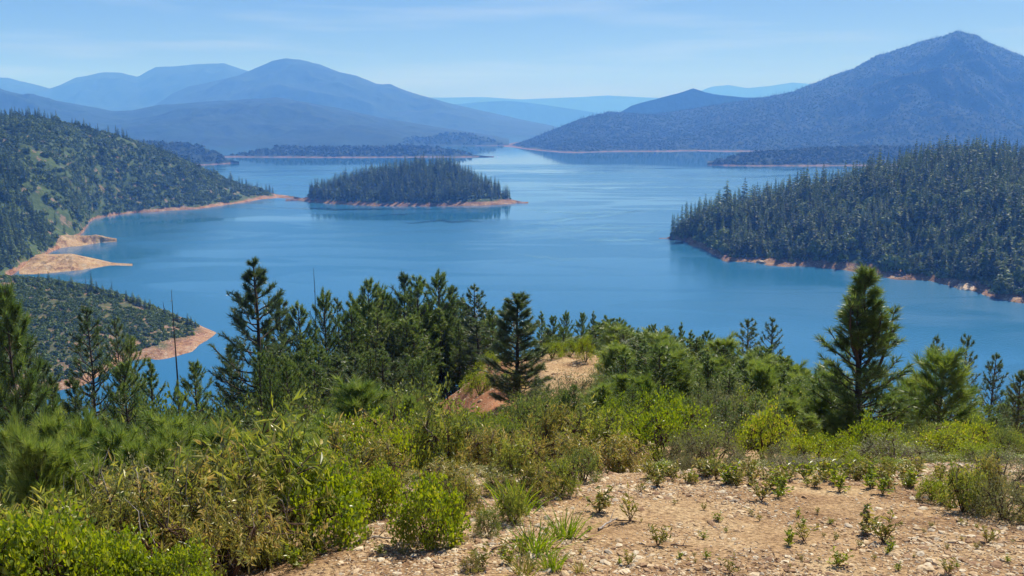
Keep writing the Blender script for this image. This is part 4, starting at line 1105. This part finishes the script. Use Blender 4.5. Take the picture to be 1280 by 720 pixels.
def bush(parts, label, cat, px, top, bot, Y, wpx, name='shrub', group=None, rz=None, rg=None):
    """crown between photo rows top and bot; stands on the hill"""
    rg = rg or random.Random(int(px * 7 + top))
    x, y, zt = at_y(px, top, Y)
    z0 = fgz(x, y) - .02
    h = max(.12, zt - z0); w = wpx / F * Y; w = max(w, h * .62)
    t = thing(name, label, cat, (x, y, z0), rg.uniform(0, 6.28) if rz is None else rz, (w, w * rg.uniform(.8, 1.1), h), group)
    for nm, me in zip(SN, parts): link(nm, me, t)
    return t

bush(MZN[0], 'bright green manzanita bush over its shadow on bare soil, left of the other two', 'shrub', 382, 588, 690, 8.0, 64, 'manzanita_bush')
bush(MZN[1], 'bright green round manzanita bush in the middle of the three on the bare soil', 'shrub', 470, 588, 668, 9.2, 42, 'manzanita_bush')
bush(MZN[2], 'narrow manzanita bush with dark trunk, right of the three on the bare soil', 'shrub', 536, 606, 710, 7.6, 34, 'manzanita_bush')
bush(MZN[1], 'yellow green manzanita in the bottom left corner', 'shrub', 30, 650, 720, 5.6, 95, 'manzanita_bush')
bush(MZN[0], 'low manzanita at the bottom edge between the corner bush and the brown shrub', 'shrub', 128, 690, 720, 5.6, 70, 'manzanita_bush')
bush(MZN[2], 'low lime green manzanita at the bottom edge below the tall brown shrub', 'shrub', 215, 692, 720, 5.8, 62, 'manzanita_bush')
bush(MZF[0], 'manzanita behind the brown shrub at lower left', 'shrub', 330, 572, 640, 10.5, 45, 'manzanita_bush')
bush(MZF[1], 'pale manzanita between the soft sapling and the left bare soil bush', 'shrub', 395, 562, 610, 11.5, 45, 'manzanita_bush')
for px, top, Y, w, k, lb in [
        (262, 548, 7.6, 95, 0, 'large straggly brown and yellow shrub with dark bent stems at lower left'),
        (320, 520, 8.2, 50, 1, 'tallest straggly shrub tip rising over the large brown shrub'),
        (185, 600, 6.8, 70, 2, 'olive yellow shrub left of the large brown shrub'),
        (25, 615, 6.4, 60, 1, 'orange tinged shrub at the left edge'),
        (330, 600, 7.4, 52, 2, 'dry leaved shrub beside the left manzanita on the bare soil'),
        (90, 655, 6.0, 45, 0, 'sparse shrub with pale bare stems at the lower left'),
        (468, 542, 11.5, 42, 0, 'dark shrub with drooping pale leaves above the round manzanita'),
        (408, 566, 10.8, 26, 1, 'small pale leaved shrub above the left bare soil manzanita'),
        (558, 502, 14, 55, 1, 'tall olive shrub with shiny leaves below the red bank'),
        (556, 575, 10.2, 48, 2, 'silvery leaved shrub with hanging leaves above the curved dead branch'),
        (612, 530, 12.5, 40, 0, 'olive shrub right of the tall shiny one'),
        (650, 545, 11.6, 40, 1, 'yellow green shrub with a dark stem left of the clearing'),
        (628, 590, 9.6, 36, 2, 'low dark leaved shrub at the left edge of the clearing'),
        (712, 538, 11.6, 48, 0, 'grey leaved shrub on a thin trunk at the top left of the clearing'),
        (775, 540, 12.2, 48, 2, 'drooping grey green shrub at the top of the clearing'),
        (745, 508, 15.5, 40, 1, 'silvery shrub behind the top left of the clearing'),
        (700, 500, 17, 30, 0, 'shrub between the dark central pine and the silvery shrub')]:
    bush((YRN if Y < 9 else YRF)[k % (3 if Y < 9 else 2)], lb, 'shrub', px, top, 0, Y, w, 'yerba_santa_shrub')
for px, top, Y, w, k, lb in [
        (835, 503, 15.5, 72, 0, 'wide yellow green manzanita at the back of the clearing'),
        (790, 520, 16.5, 40, 1, 'manzanita joined to the left side of the wide one'),
        (962, 512, 15.5, 50, 1, 'yellow green manzanita between the two grey bushes'),
        (1020, 545, 13.5, 36, 0, 'small lime manzanita right of the second grey bush'),
        (1092, 522, 15.0, 46, 0, 'tall manzanita with bright shoots below the lone dark pine'),
        (1055, 545, 14.2, 34, 1, 'low manzanita at the foot of the lone dark pine'),
        (1190, 535, 14.2, 50, 1, 'manzanita at the right below the soft needled pine'),
        (1232, 556, 12.6, 34, 0, 'yellow manzanita near the right edge'),
        (625, 520, 20, 34, 1, 'leafy green bush left of the dark central pine foot')]:
    bush(MZF[k], lb, 'shrub', px, top, 0, Y, w, 'manzanita_bush')
for px, top, Y, w, k, lb in [
        (895, 535, 14.2, 52, 0, 'rounded grey green bush right of the wide manzanita'),
        (985, 556, 13.8, 40, 1, 'second rounded grey green bush along the back of the clearing'),
        (1120, 552, 13.2, 64, 0, 'wide grey green bush at the right back of the clearing'),
        (1262, 566, 10.0, 58, 1, 'grey green bush at the right edge of the clearing'),
        (1040, 575, 12.8, 26, 1, 'low grey bush between two limes at the back of the clearing'),
        (855, 545, 13.9, 34, 1, 'dark based bush in front of the wide manzanita'),
        (730, 465, 27, 40, 0, 'dry brownish bush below the bare knoll'),
        (690, 480, 25, 30, 1, 'dry bush right of the central pine foot')]:
    bush(BKF[k], lb, 'shrub', px, top, 0, Y, w, 'buckbrush')
# the largest leaves of the nearest shrubs are pieces of their own
mbl = MB(); _r = np.random.RandomState(3)
leaves(mbl, np.zeros((1, 3)), np.array([[1.0, 0, 0]]), 1.0, .19, _r, True, fold=.35, tint=np.array([.6]), flat=1.0)
LEAF = [mbl.mesh('leaf', M_yerba), None]
mbl = MB(); leaves(mbl, np.zeros((1, 3)), np.array([[1.0, 0, 0]]), 1.0, .19, _r, True, fold=.35, tint=np.array([.75]), flat=1.0); LEAF[1] = mbl.mesh('leaf', M_yerba_green)
def sprigs(t, n, seed):
    rg = np.random.RandomState(seed); st = [c for c in t.children if c.name.startswith('foliage')][0]
    v = np.zeros(len(st.data.vertices) * 3); st.data.vertices.foreach_get('co', v); v = v.reshape(-1, 3)
    top = v[v[:, 2] > .55]; q = top[rg.choice(len(top), n)]
    for p in q:
        o = link('leaf', LEAF[rg.randint(2)], t, tuple(p)); k = rg.uniform(.14, .2); o.scale = (k, k, k)
        o.rotation_euler = (rg.uniform(-.6, .6), rg.uniform(-.9, .5), rg.uniform(0, 6.28))
for t in [o for o in COL.objects if o.name.startswith('yerba_santa_shrub') and o.type == 'EMPTY' and o.location.y < 7.7]:
    sprigs(t, 50, int(t.location.y * 100))
# shrubs filling the slope
def ground_at(px, py):
    """where the line of sight through a photo pixel meets the hill"""
    Ys = np.linspace(4, 60, 4000); d = ray(px, py)
    X = d[0] / d[1] * Ys; Zr = H + d[2] / d[1] * Ys
    k = np.argmax(Zr < fg(X, Ys)); return X[k], Ys[k], float(fg(X[k:k + 1], Ys[k:k + 1])[0])
def foot_bush(parts, label, px, foot, hpx, wpx, name='manzanita_bush', group=None):
    X, Y, Z = ground_at(px, foot); h = hpx / F * Y * 1.05; w = wpx / F * Y
    t = thing(name, label, 'shrub', (X, Y, Z - .03), px * .7, (w, w, h), group)
    for nm, me in zip(SN, parts): link(nm, me, t)
for px, foot, hp, wp, k, lb in [
        (588, 458, 32, 30, 0, 'rounded bush on top of the red bank'), (612, 462, 22, 16, 1, 'dark bush at the right shoulder of the red bank'),
        (600, 494, 34, 24, 1, 'bright green bush on the face of the red bank'), (566, 492, 20, 15, 0, 'small bush low on the red bank'),
        (690, 448, 24, 18, 0, 'left lime green bush behind the bare knoll'), (712, 446, 22, 17, 1, 'right lime green bush behind the bare knoll'),
        (732, 452, 34, 12, 0, 'dark pointed bush at the back of the bare knoll'), (768, 470, 40, 26, 1, 'round bush at the right end of the bare knoll'),
        (790, 486, 34, 24, 0, 'green bush just below the right end of the bare knoll'), (640, 486, 26, 18, 1, 'bush at the foot of the dark central pine'),
        (752, 500, 26, 22, 0, 'bush in front of the bare knoll'), (815, 500, 36, 26, 1, 'leafy bush at the left foot of the right slope thicket')]:
    foot_bush(MZF[k], lb, px, foot, hp, wp)
def border_bushes():
    for px, foot, hp, wp, st, k, lb in [
        (575, 645, 62, 34, YRF, 0, 'olive shrub behind the curved dead branches'), (640, 652, 52, 26, YRF, 1, 'leggy shrub at the left border of the clearing'),
        (668, 628, 62, 34, YRF, 0, 'bushy olive shrub at the upper left border of the clearing'), (610, 668, 40, 20, MZD, 0, 'dark shrub left of the bright grass clump'),
        (700, 618, 54, 32, YRF, 1, 'silver tinged shrub above the tall bright grass'), (728, 602, 48, 30, MZD, 1, 'dark bush at the top left corner of the clearing'),
        (1205, 640, 70, 34, YRF, 1, 'yellow bronze shrub at the right side of the clearing'), (1165, 625, 34, 22, MZF, 0, 'lime bush beside the yellow bronze shrub'),
        (1255, 650, 60, 42, BKF, 0, 'grey green bush in front at the right edge of the clearing'), (1232, 632, 76, 26, YRF, 0, 'upright bronze leaved shrub near the right edge'),
        (335, 712, 60, 30, YRN, 1, 'dry straggly shrub at the bottom left of the bare soil'), (590, 715, 26, 20, YRN, 2, 'low dry shrub at the bottom beside the grass clumps'),
        (540, 640, 40, 26, YRF, 1, 'olive shrub between the round and the narrow manzanita'), (430, 640, 50, 26, YRF, 0, 'olive shrub between the left and the round manzanita')]:
        foot_bush(st[k], lb, px, foot, hp, wp, 'yerba_santa_shrub' if st in (YRF, YRN) else 'shrub')
border_bushes()
def filler(n, x0, x1, topf, Ys, w, sets, label, group, name='shrub'):
    for k in range(n):
        px = x0 + (x1 - x0) * (k + rg2.uniform(.1, .9)) / n; Y = rg2.uniform(*Ys)
        s = rg2.choice(sets); wf = rg2.uniform(.7, 1.35); top = topf(px) + rg2.uniform(0, 22)
        o = bush(s, label, 'shrub', px, top, 0, Y, w * wf, name, group, rg=rg2)
        col = [c for c, st in (('olive leaved', YRN + YRF), ('grey green', BKF), ('dark green', MZD), ('lime green', MZN + MZF)) if any(s is q for q in st)][0]
        auto(o, ('small ' if wf < .9 else 'wide ' if wf > 1.15 else '') + col + ' shrub', px, top + 20)
filler(22, 640, 1060, lambda x: 485, (19, 28), 26, MZF[:1] + MZD + BKF[:1], 'leafy shrub among the young pines behind the clearing', 'shrubs behind the clearing')
filler(22, 400, 700, lambda x: 512, (13, 22), 30, YRF + MZF[:1] + MZD + BKF[:1], 'shrub in the tangled cover left of the central pine', 'shrubs left of the central pine')
filler(16, 40, 420, lambda x: 570, (11, 18), 36, MZD + BKF + YRF, 'shrub in the tangled cover at the lower left', 'shrubs at the lower left')
filler(14, 1080, 1290, lambda x: 525, (15, 24), 32, MZF[:1] + MZD + BKF[:1], 'shrub below the pines at the right', 'shrubs below the right pines')
filler(14, -30, 380, lambda x: 606 + (x < 120) * 25, (6.6, 9.0), 32, YRN + YRN + MZD, 'straggly olive leaved shrub in the thick cover of the lower left corner', 'olive shrubs in the lower left corner', 'yerba_santa_shrub')
filler(10, 380, 640, lambda x: 585, (9.4, 11.4), 34, YRF, 'olive shrub behind the row of three manzanitas', 'olive shrubs behind the manzanitas', 'yerba_santa_shrub')
filler(5, -20, 130, lambda x: 665, (5.5, 6.6), 42, MZN, 'lime green manzanita in the lower left corner cover', 'manzanitas in the lower left corner', 'manzanita_bush')
filler(16, 820, 1290, lambda x: 566, (11.4, 13), 28, BKF + MZF, 'low bush at the back edge of the clearing', 'low bushes at the back of the clearing')
filler(12, 30, 525, lambda x: 472 + abs(x - 500) * .1, (30, 46), 22, MZD, 'dark shrub below the grove', 'shrubs below the grove')

# ------------------------------------------------------------------ snags
def snag(px, top, Y, r, label, branches, gz=None, bot=None):
    x, y, zt = at_y(px, top, Y)
    z0 = gz if gz is not None else fgz(x, y)
    h = zt - z0
    t = thing('dead_snag', label, 'dead tree', (x, y, z0), 0, (1, 1, 1))
    rg = np.random.RandomState(int(px)); m = MB()
    s = np.linspace(0, 1, 9)
    pts = np.stack([np.cumsum(rg.normal(0, r * .2, 9)), np.cumsum(rg.normal(0, r * .2, 9)), s * h], 1)
    tube(m, pts, r * (1 - s * .88), 7); link('trunk', m.mesh('trunk', M_snag, True), t)
    for k in range(branches):
        m = MB(); f = rg.uniform(.35, .95); o = np.array([np.interp(f, s, pts[:, c]) for c in range(3)])
        a = rg.uniform(0, 6.28); L = h * rg.uniform(.03, .07)
        e = o + np.array([math.cos(a), math.sin(a), rg.uniform(-.2, .3)]) * L
        tube(m, [o, (o + e) / 2 + [0, 0, L * .1], e], [r * .28, r * .2, r * .08], 4)
        link('branch', m.mesh('branch', M_snag, True), t)
snag(214, 362, 46, .085, 'tall thin bare snag standing over the cove at the left', 6)
snag(391, 335, 60, .10, 'thin black snag rising above the trees into the lake view', 3)
for px, top, lb, hh in [(112, 334, 'forked dead snag on the spur ridge', 11), (107, 346, 'short dead stub beside the forked snag on the spur ridge', 6), (139, 348, 'straight dead stub on the middle of the spur ridge', 8), (204, 376, 'short black stub lower on the spur ridge', 5)]:
    Yr = float(np.interp(px, [0, 60, 100, 160, 210, 250], [525, 520, 515, 512, 505, 497])) - 5
    x, y, z = at_y(px, top, Yr)
    snag(px, top, Yr, .35, lb, 3 if 'fork' in lb else 0, gz=float(SPUR.h(np.array([x]), np.array([y]))[0]) - .3)

# ------------------------------------------------------------------ the clearing: stones, twigs, weeds
rng = np.random.RandomState(77)
def clearing_pts(n, px0, px1, y0, y1):
    Y = np.sqrt(rng.uniform(y0 ** 2, y1 ** 2, n)); x = (rng.uniform(px0, px1, n) - 640) / F * Y
    return x, Y, fg(x, Y)
x, y, z = clearing_pts(60000, 250, 1400, 4.8, 13)
k = rng.rand(len(x)) < .55 + 1.2 * fbm(x, y, .9, 3)
x, y, z = x[k], y[k], z[k]
s = 0.020 + rng.pareto(2.2, len(x)) * 0.016; s = np.clip(s, .02, .10)
px_ = x / y * F * cp + 640
big = np.where((s > .055) & (px_ > 250) & (px_ < 1275) & (y > 5.6))[0]
big = big[np.argsort(-s[big] / y[big])][:280]
ground = bpy.data.objects['ground']
for k in big:
    o = link('stone', STN[int(rng.randint(4))], ground, (x[k], y[k], z[k] + .004))
    o.scale = (s[k] * 1.1, s[k] * .9, s[k] * rng.uniform(.7, 1.1)); o.rotation_euler = (rng.normal() * .15, rng.normal() * .15, rng.uniform(0, 6.28))
keep = np.setdiff1d(np.arange(len(x)), big); x, y, z, s = x[keep], y[keep], z[keep], s[keep]
scatter('gravel', x, y, z + .003, s, STN, rng, 'loose gravel and stone chips on the bare clearing', 'gravel', rx=.3)
x, y, z = clearing_pts(5000, 560, 800, 30, 42)
scatter('gravel', x, y, z, np.clip(.03 + rng.pareto(3, len(x)) * .03, 0, .25), STN, rng, 'loose stones on the bare red knoll', 'gravel', rx=.3)
# leaf litter
m = MB(); n = 26000
x, y, z = clearing_pts(n, 200, 1350, 5.0, 13)
k = fbm(x, y, 1.6, 3) + rng.normal(0, .12, n) - .28 * np.clip(x / 3, -1, 1) > 0.04
x, y, z = x[k], y[k], z[k]; n = len(x)
d = rng.normal(size=(n, 3)); d[:, 2] *= .25; d = unit(d)
M_litter = leaf_mat('leaf_litter', [(0, (.10, .05, .03)), (.4, (.25, .15, .08)), (.8, (.42, .32, .20)), (1, (.55, .47, .34))], .7, 0.1, .3, 0)
leaves(m, np.stack([x, y, z + .012], 1), d, rng.uniform(.03, .08, n), .014, rng, flat=.5)
link('leaf_litter', m.mesh('leaf_litter', M_litter), kind='stuff')
tag(bpy.data.objects['leaf_litter'], 'dry fallen leaves strewn over the bare ground', 'leaf litter')

# single rocks large enough to pick out
rocks = [(747, 632, 'tan rock at the foot of the small drooping weed near the clearing top', .085), (1200, 610 + 0, 'brown rock at the right back of the clearing', .08),
         (940, 614, 'rounded tan rock at the back of the clearing, left of the seedling', .09), (925, 618, 'small brown rock touching the rounded tan rock', .06),
         (1252, 660, 'brown rock near the right edge of the clearing', .09), (893, 652, 'pale rock beside the low seedling in the middle of the clearing', .09),
         (1192, 676, 'flat pale stone right of the centre of the clearing', .10), (1148, 662, 'flat tan stone on the right of the clearing', .09),
         (1250, 682, 'flat grey stone at the lower right', .08), (922, 665, 'dark pointed stone in the middle of the clearing', .08),
         (732, 712, 'tan stone at the bottom edge of the clearing', .07), (1078, 690, 'flat stone near the small green tuft', .07),
         (700, 640, 'pale stone left of the fallen stick', .07), (818, 668, 'small tan stone right of the low weed', .06),
         (1120, 612, 'tan stone before the wide grey green bush', .08), (600, 662, 'pale stone at the left of the clearing', .08),
         (1010, 640, 'flat stone left of the leafy seedling', .07), (860, 608, 'small stone at the foot of the dark based bush', .07),
         (425, 704, 'pink stone in front of the left manzanita', .07), (1170, 637, 'long tan stone before the right hand shrubs', .1)]
for i_, (px, py, lb, sz) in enumerate(rocks):
    X, Y, Z = ground_at(px, py)
    o = link('rock', STN[i_ % 4], None, (X, Y, Z)); o.scale = (sz * 1.1, sz, sz * 1.2); o.rotation_euler = (.1, .05, i_ * 1.3)
    tag(o, lb, 'rock', 'rocks on the clearing')

# dead sticks
def stick(pxs, r, label, mat=None, lift=.02, name='dead_branch', fork=True):
    pts = []
    for px, py, dz in pxs:
        X, Y, Z = ground_at(px, py + 0); pts.append((X, Y, Z + lift + dz))
    pts = np.array(pts); c = pts[0].copy(); m = MB()
    s = np.linspace(0, len(pts) - 1, 4 * len(pts)); k = np.arange(len(pts))
    P = np.stack([np.interp(s, k, pts[:, q]) for q in range(3)], 1) - c
    P[1:-1] += np.random.RandomState(int(pxs[0][0])).normal(0, r * .5, (len(P) - 2, 3))
    tube(m, P, np.linspace(r, r * .45, len(P)), 6)
    if fork:
        q = P[len(P) // 2]; e = q + (P[-1] - P[0]) * .25 + np.array([0, .05, .08])
        tube(m, [q, e], [r * .5, r * .2], 4)
    o = link(name, m.mesh(name, mat or M_dead, True), None, tuple(c)); return tag(o, label, 'dead branch', 'dead branches on the ground')
stick([(748, 664, 0), (772, 652, .02)], .012, 'pale short stick lying on the clearing beside a dark twig')
stick([(770, 652, 0), (800, 655, 0)], .008, 'dark twig trailing right of the pale short stick', M_stem)
stick([(570, 622, .10), (585, 630, .03), (608, 632, .02)], .013, 'curved grey dead branch below the silvery leaved shrub')
stick([(580, 618, .12), (598, 626, .05), (606, 630, .02)], .010, 'upper one of the two curved dead branches below the silvery leaved shrub')
stick([(640, 678, 0), (660, 677, .01), (682, 678, 0)], .014, 'dark burnt stick beside the bright grass clump', M_snag)
stick([(322, 692, 0), (350, 690, .01), (374, 694, 0)], .016, 'dark fallen branch in front of the left manzanita', M_snag)
stick([(446, 680, 0), (470, 675, .02), (494, 677, 0)], .012, 'grey fallen branch below the round manzanita')
stick([(838, 684, 0), (866, 686, .0)], .008, 'thin twig lying in the middle of the clearing', M_stem)
stick([(615, 690, 0), (640, 683, .02)], .010, 'short dark stick left of the burnt stick', M_stem)
stick([(655, 634, .02), (672, 632, .02), (680, 640, 0)], .010, 'grey twig under the low dark leaved shrub')

# weeds and seedlings
def weed_parts(seed, n=26, L=.45, Wd=.07, mat=None, stems=5, up=.6):
    rg = np.random.RandomState(seed); st, fo = MB(), MB()
    for k in range(stems):
        a = rg.uniform(0, 6.28); b_ = rg.uniform(.1, .6); e = np.array([math.cos(a) * b_, math.sin(a) * b_, rg.uniform(.35, .95)])
        tube(st, [(0, 0, -.03), e * .5 + [0, 0, .05], e], [.014, .010, .005], 4)
        m_ = n // stems; s = rg.uniform(.25, 1, m_)[:, None]
        p = e * s; d = unit(rg.normal(0, 1, (m_, 3)) * [1, 1, .3] + [0, 0, up])
        leaves(fo, p, d, L * rg.uniform(.5, 1, m_), Wd, rg, fold=.3)
    return (st.mesh('stem', M_stem, True), fo.mesh('leaves', mat or M_weed))
WD = [weed_parts(301, 80, .34, .09, None, 8), weed_parts(302, 54, .4, .07, None, 6), weed_parts(303, 110, .30, .10, M_yerba, 9, -.2), weed_parts(304, 80, .36, .10, M_manz, 8)]
def blades(seed, n=90, mat=None):
    rg = np.random.RandomState(seed); m = MB()
    b = rg.normal(0, .16, (n, 3)) * [1, 1, 0]; d = unit(rg.normal(0, .3, (n, 3)) * [1, 1, 0] + b * 1.5 + [0, 0, 1])
    L = rg.uniform(.5, 1, n)[:, None]; s = unit(np.cross(d, rg.normal(size=(n, 3)))); w = .016
    mid = b + d * L * .55; tip = b + d * L + d * [1, 1, 0] * .35
    v = np.stack([b - s * w, b + s * w, mid + s * w * .8, mid - s * w * .8, tip], 1); q = np.arange(n)[:, None] * 5
    m.add(v.reshape(-1, 3), quads=q + [[0, 1, 2, 3]], tris=q + [[3, 2, 4]], tint=np.repeat(rg.rand(n), 5))
    return m.mesh('grass_clump', mat or M_grass)
GR = [blades(311), blades(312), blades(313, 60, M_weed)]
def weed(px, py, hpx, k, label, group=None, wf=1.0):
    X, Y, Z = ground_at(px, py); h = hpx / F * Y * 1.05
    t = thing('seedling', label, 'weed', (X, Y, Z), px * .7, (h * wf, h * wf, h), group)
    for nm, me in zip(('stem', 'leaves'), WD[k]): link(nm, me, t)
    if group: auto(t, ('tiny ' if hpx < 9 else 'low ' if hpx < 16 else 'upright ') + ['yellow green', 'thin leaved', 'brown tinged', 'fresh green'][k] + ' weed', px, py)
def clump(px, py, hpx, k, label, wf=1.0, group=None):
    X, Y, Z = ground_at(px, py); h = hpx / F * Y * 1.05
    o = link('grass_clump', GR[k], None, (X, Y, Z)); o.scale = (h * wf, h * wf, h); o.rotation_euler = (0, 0, px)
    tag(o, label, 'grass', group)
weed(1082, 668, 44, 2, 'leafy dark seedling casting a shadow in the right middle of the clearing', wf=.8)
weed(1046, 708, 26, 3, 'small green tuft at the lower middle right of the clearing', wf=1.1)
weed(748, 640, 44, 2, 'dark hanging leaved seedling at the upper left of the clearing', wf=.9)
weed(820, 608, 32, 2, 'brown drooping seedling at the top of the clearing', wf=.9)
weed(788, 652, 46, 1, 'thin upright seedling right of the dark hanging one', wf=.7)
weed(822, 682, 30, 0, 'low yellow green weed beyond the pale short stick')
weed(952, 626, 28, 0, 'small seedling among stones at the back of the clearing')
weed(1105, 678, 40, 0, 'yellow green seedling right of the leafy dark one')
weed(1005, 676, 34, 1, 'thin seedling in the left half of the bare clearing')
weed(985, 682, 24, 3, 'short green seedling beside the thin one')
weed(1234, 678, 22, 0, 'faint weed near the right edge of the clearing')
weed(1110, 692, 20, 3, 'low green leaf pair below the yellow green seedling')
weed(785, 706, 20, 0, 'tiny weed at the bottom of the clearing')
weed(912, 718, 26, 1, 'forked weed at the bottom edge of the clearing')
weed(1185, 718, 22, 0, 'yellow weed at the bottom right of the clearing')
weed(898, 652, 14, 3, 'low seedling beside the pale rock')
clump(668, 690, 48, 0, 'bright green grass clump above the burnt stick', 1.1)
clump(706, 672, 46, 0, 'tall bright grass clump at the left of the clearing', .9)
clump(645, 640, 58, 1, 'bright green grass clump under the low shrub left of the clearing', .9)
clump(690, 712, 38, 1, 'green grass clump at the bottom left of the clearing', 1.0)
clump(655, 719, 36, 2, 'yellow grass clump at the bottom edge', 1.2)
clump(725, 715, 22, 2, 'small yellow grass clump right of the green bottom one', 1.0)
rg3 = random.Random(12)
for k in range(110):     # row along the back edge and right side of the clearing
    px = rg3.uniform(800, 1285); py = (593 + abs(rg3.gauss(0, 11))) if px < 1150 else rg3.uniform(596, 655)
    weed(px, py, rg3.uniform(11, 30), rg3.choice([0, 0, 1, 3, 2]), 'yellow green weed in the row along the back of the clearing', 'weeds along the back of the clearing')
for k in range(60):
    px = rg3.uniform(560, 1270); py = rg3.uniform(630, 716)
    weed(px, py, rg3.uniform(5, 13), rg3.choice([0, 1, 3]), 'tiny sparse weed sprouting from the gravel of the clearing', 'tiny weeds on the clearing')
for k in range(26):
    px = rg3.uniform(300, 700); py = rg3.uniform(625, 712)
    weed(px, py, rg3.uniform(14, 34), rg3.choice([0, 1, 2, 3]), 'dry weed on the soil between the manzanita bushes', 'weeds between the manzanitas')

finish_labels()

# ------------------------------------------------------------------ small boat far out
bx, by = on_water(622, 196)
bt = thing('motor_boat', 'tiny white boat far out near the narrows', 'boat', (bx, by, 0.02), R(60))
m, n_, l_, b_ = new_mat('boat_paint'); b_.inputs['Base Color'].default_value = (.75, .75, .75, 1); b_.inputs['Roughness'].default_value = .4
mb = MB()
hx = [(-4, 1.3), (1, 1.4), (3, .9), (4.4, 0)]
v = [(x, -w, 1.1) for x, w in hx] + [(x, w, 1.1) for x, w in hx] + [(x, -w * .7, -.2) for x, w in hx] + [(x, w * .7, -.2) for x, w in hx]
q = []
for a in range(3): q += [(a, a + 1, 9 + a, 8 + a), (4 + a, 12 + a, 13 + a, 5 + a), (a, 4 + a, 5 + a, a + 1)]
q.append((0, 8, 12, 4)); mb.add(v, quads=q); link('hull', mb.mesh('hull', m), bt)
mb = MB(); mb.add([(-1.5, -1, 1.1), (1, -1, 1.1), (1, 1, 1.1), (-1.5, 1, 1.1), (-1.3, -.8, 2.3), (.3, -.8, 2.3), (.3, .8, 2.3), (-1.3, .8, 2.3)],
       quads=[(0, 1, 5, 4), (1, 2, 6, 5), (2, 3, 7, 6), (3, 0, 4, 7), (4, 5, 6, 7)])
link('cabin', mb.mesh('cabin', m), bt)

# ------------------------------------------------------------------ haze
mh = bpy.data.materials.new('haze'); mh.use_nodes = True
mh.node_tree.nodes.clear()
ho = mh.node_tree.nodes.new('ShaderNodeOutputMaterial'); hv = mh.node_tree.nodes.new('ShaderNodeVolumePrincipled')
hv.inputs['Color'].default_value = HAZE_COLOR; hv.inputs['Density'].default_value = HAZE_DENSITY
hv.inputs['Anisotropy'].default_value = 0.0; hv.inputs['Absorption Color'].default_value = (1, 1, 1, 1)
mh.node_tree.links.new(hv.outputs[0], ho.inputs['Volume'])
mb = MB()
x0, x1, y0, y1, z0, z1 = -20000, 20000, -600, 20000, -18, 1100
mb.add([(x0, y0, z0), (x1, y0, z0), (x1, y1, z0), (x0, y1, z0), (x0, y0, z1), (x1, y0, z1), (x1, y1, z1), (x0, y1, z1)],
       quads=[(0, 3, 2, 1), (4, 5, 6, 7), (0, 1, 5, 4), (1, 2, 6, 5), (2, 3, 7, 6), (3, 0, 4, 7)])
link('haze', mb.mesh('haze', mh), kind='stuff')
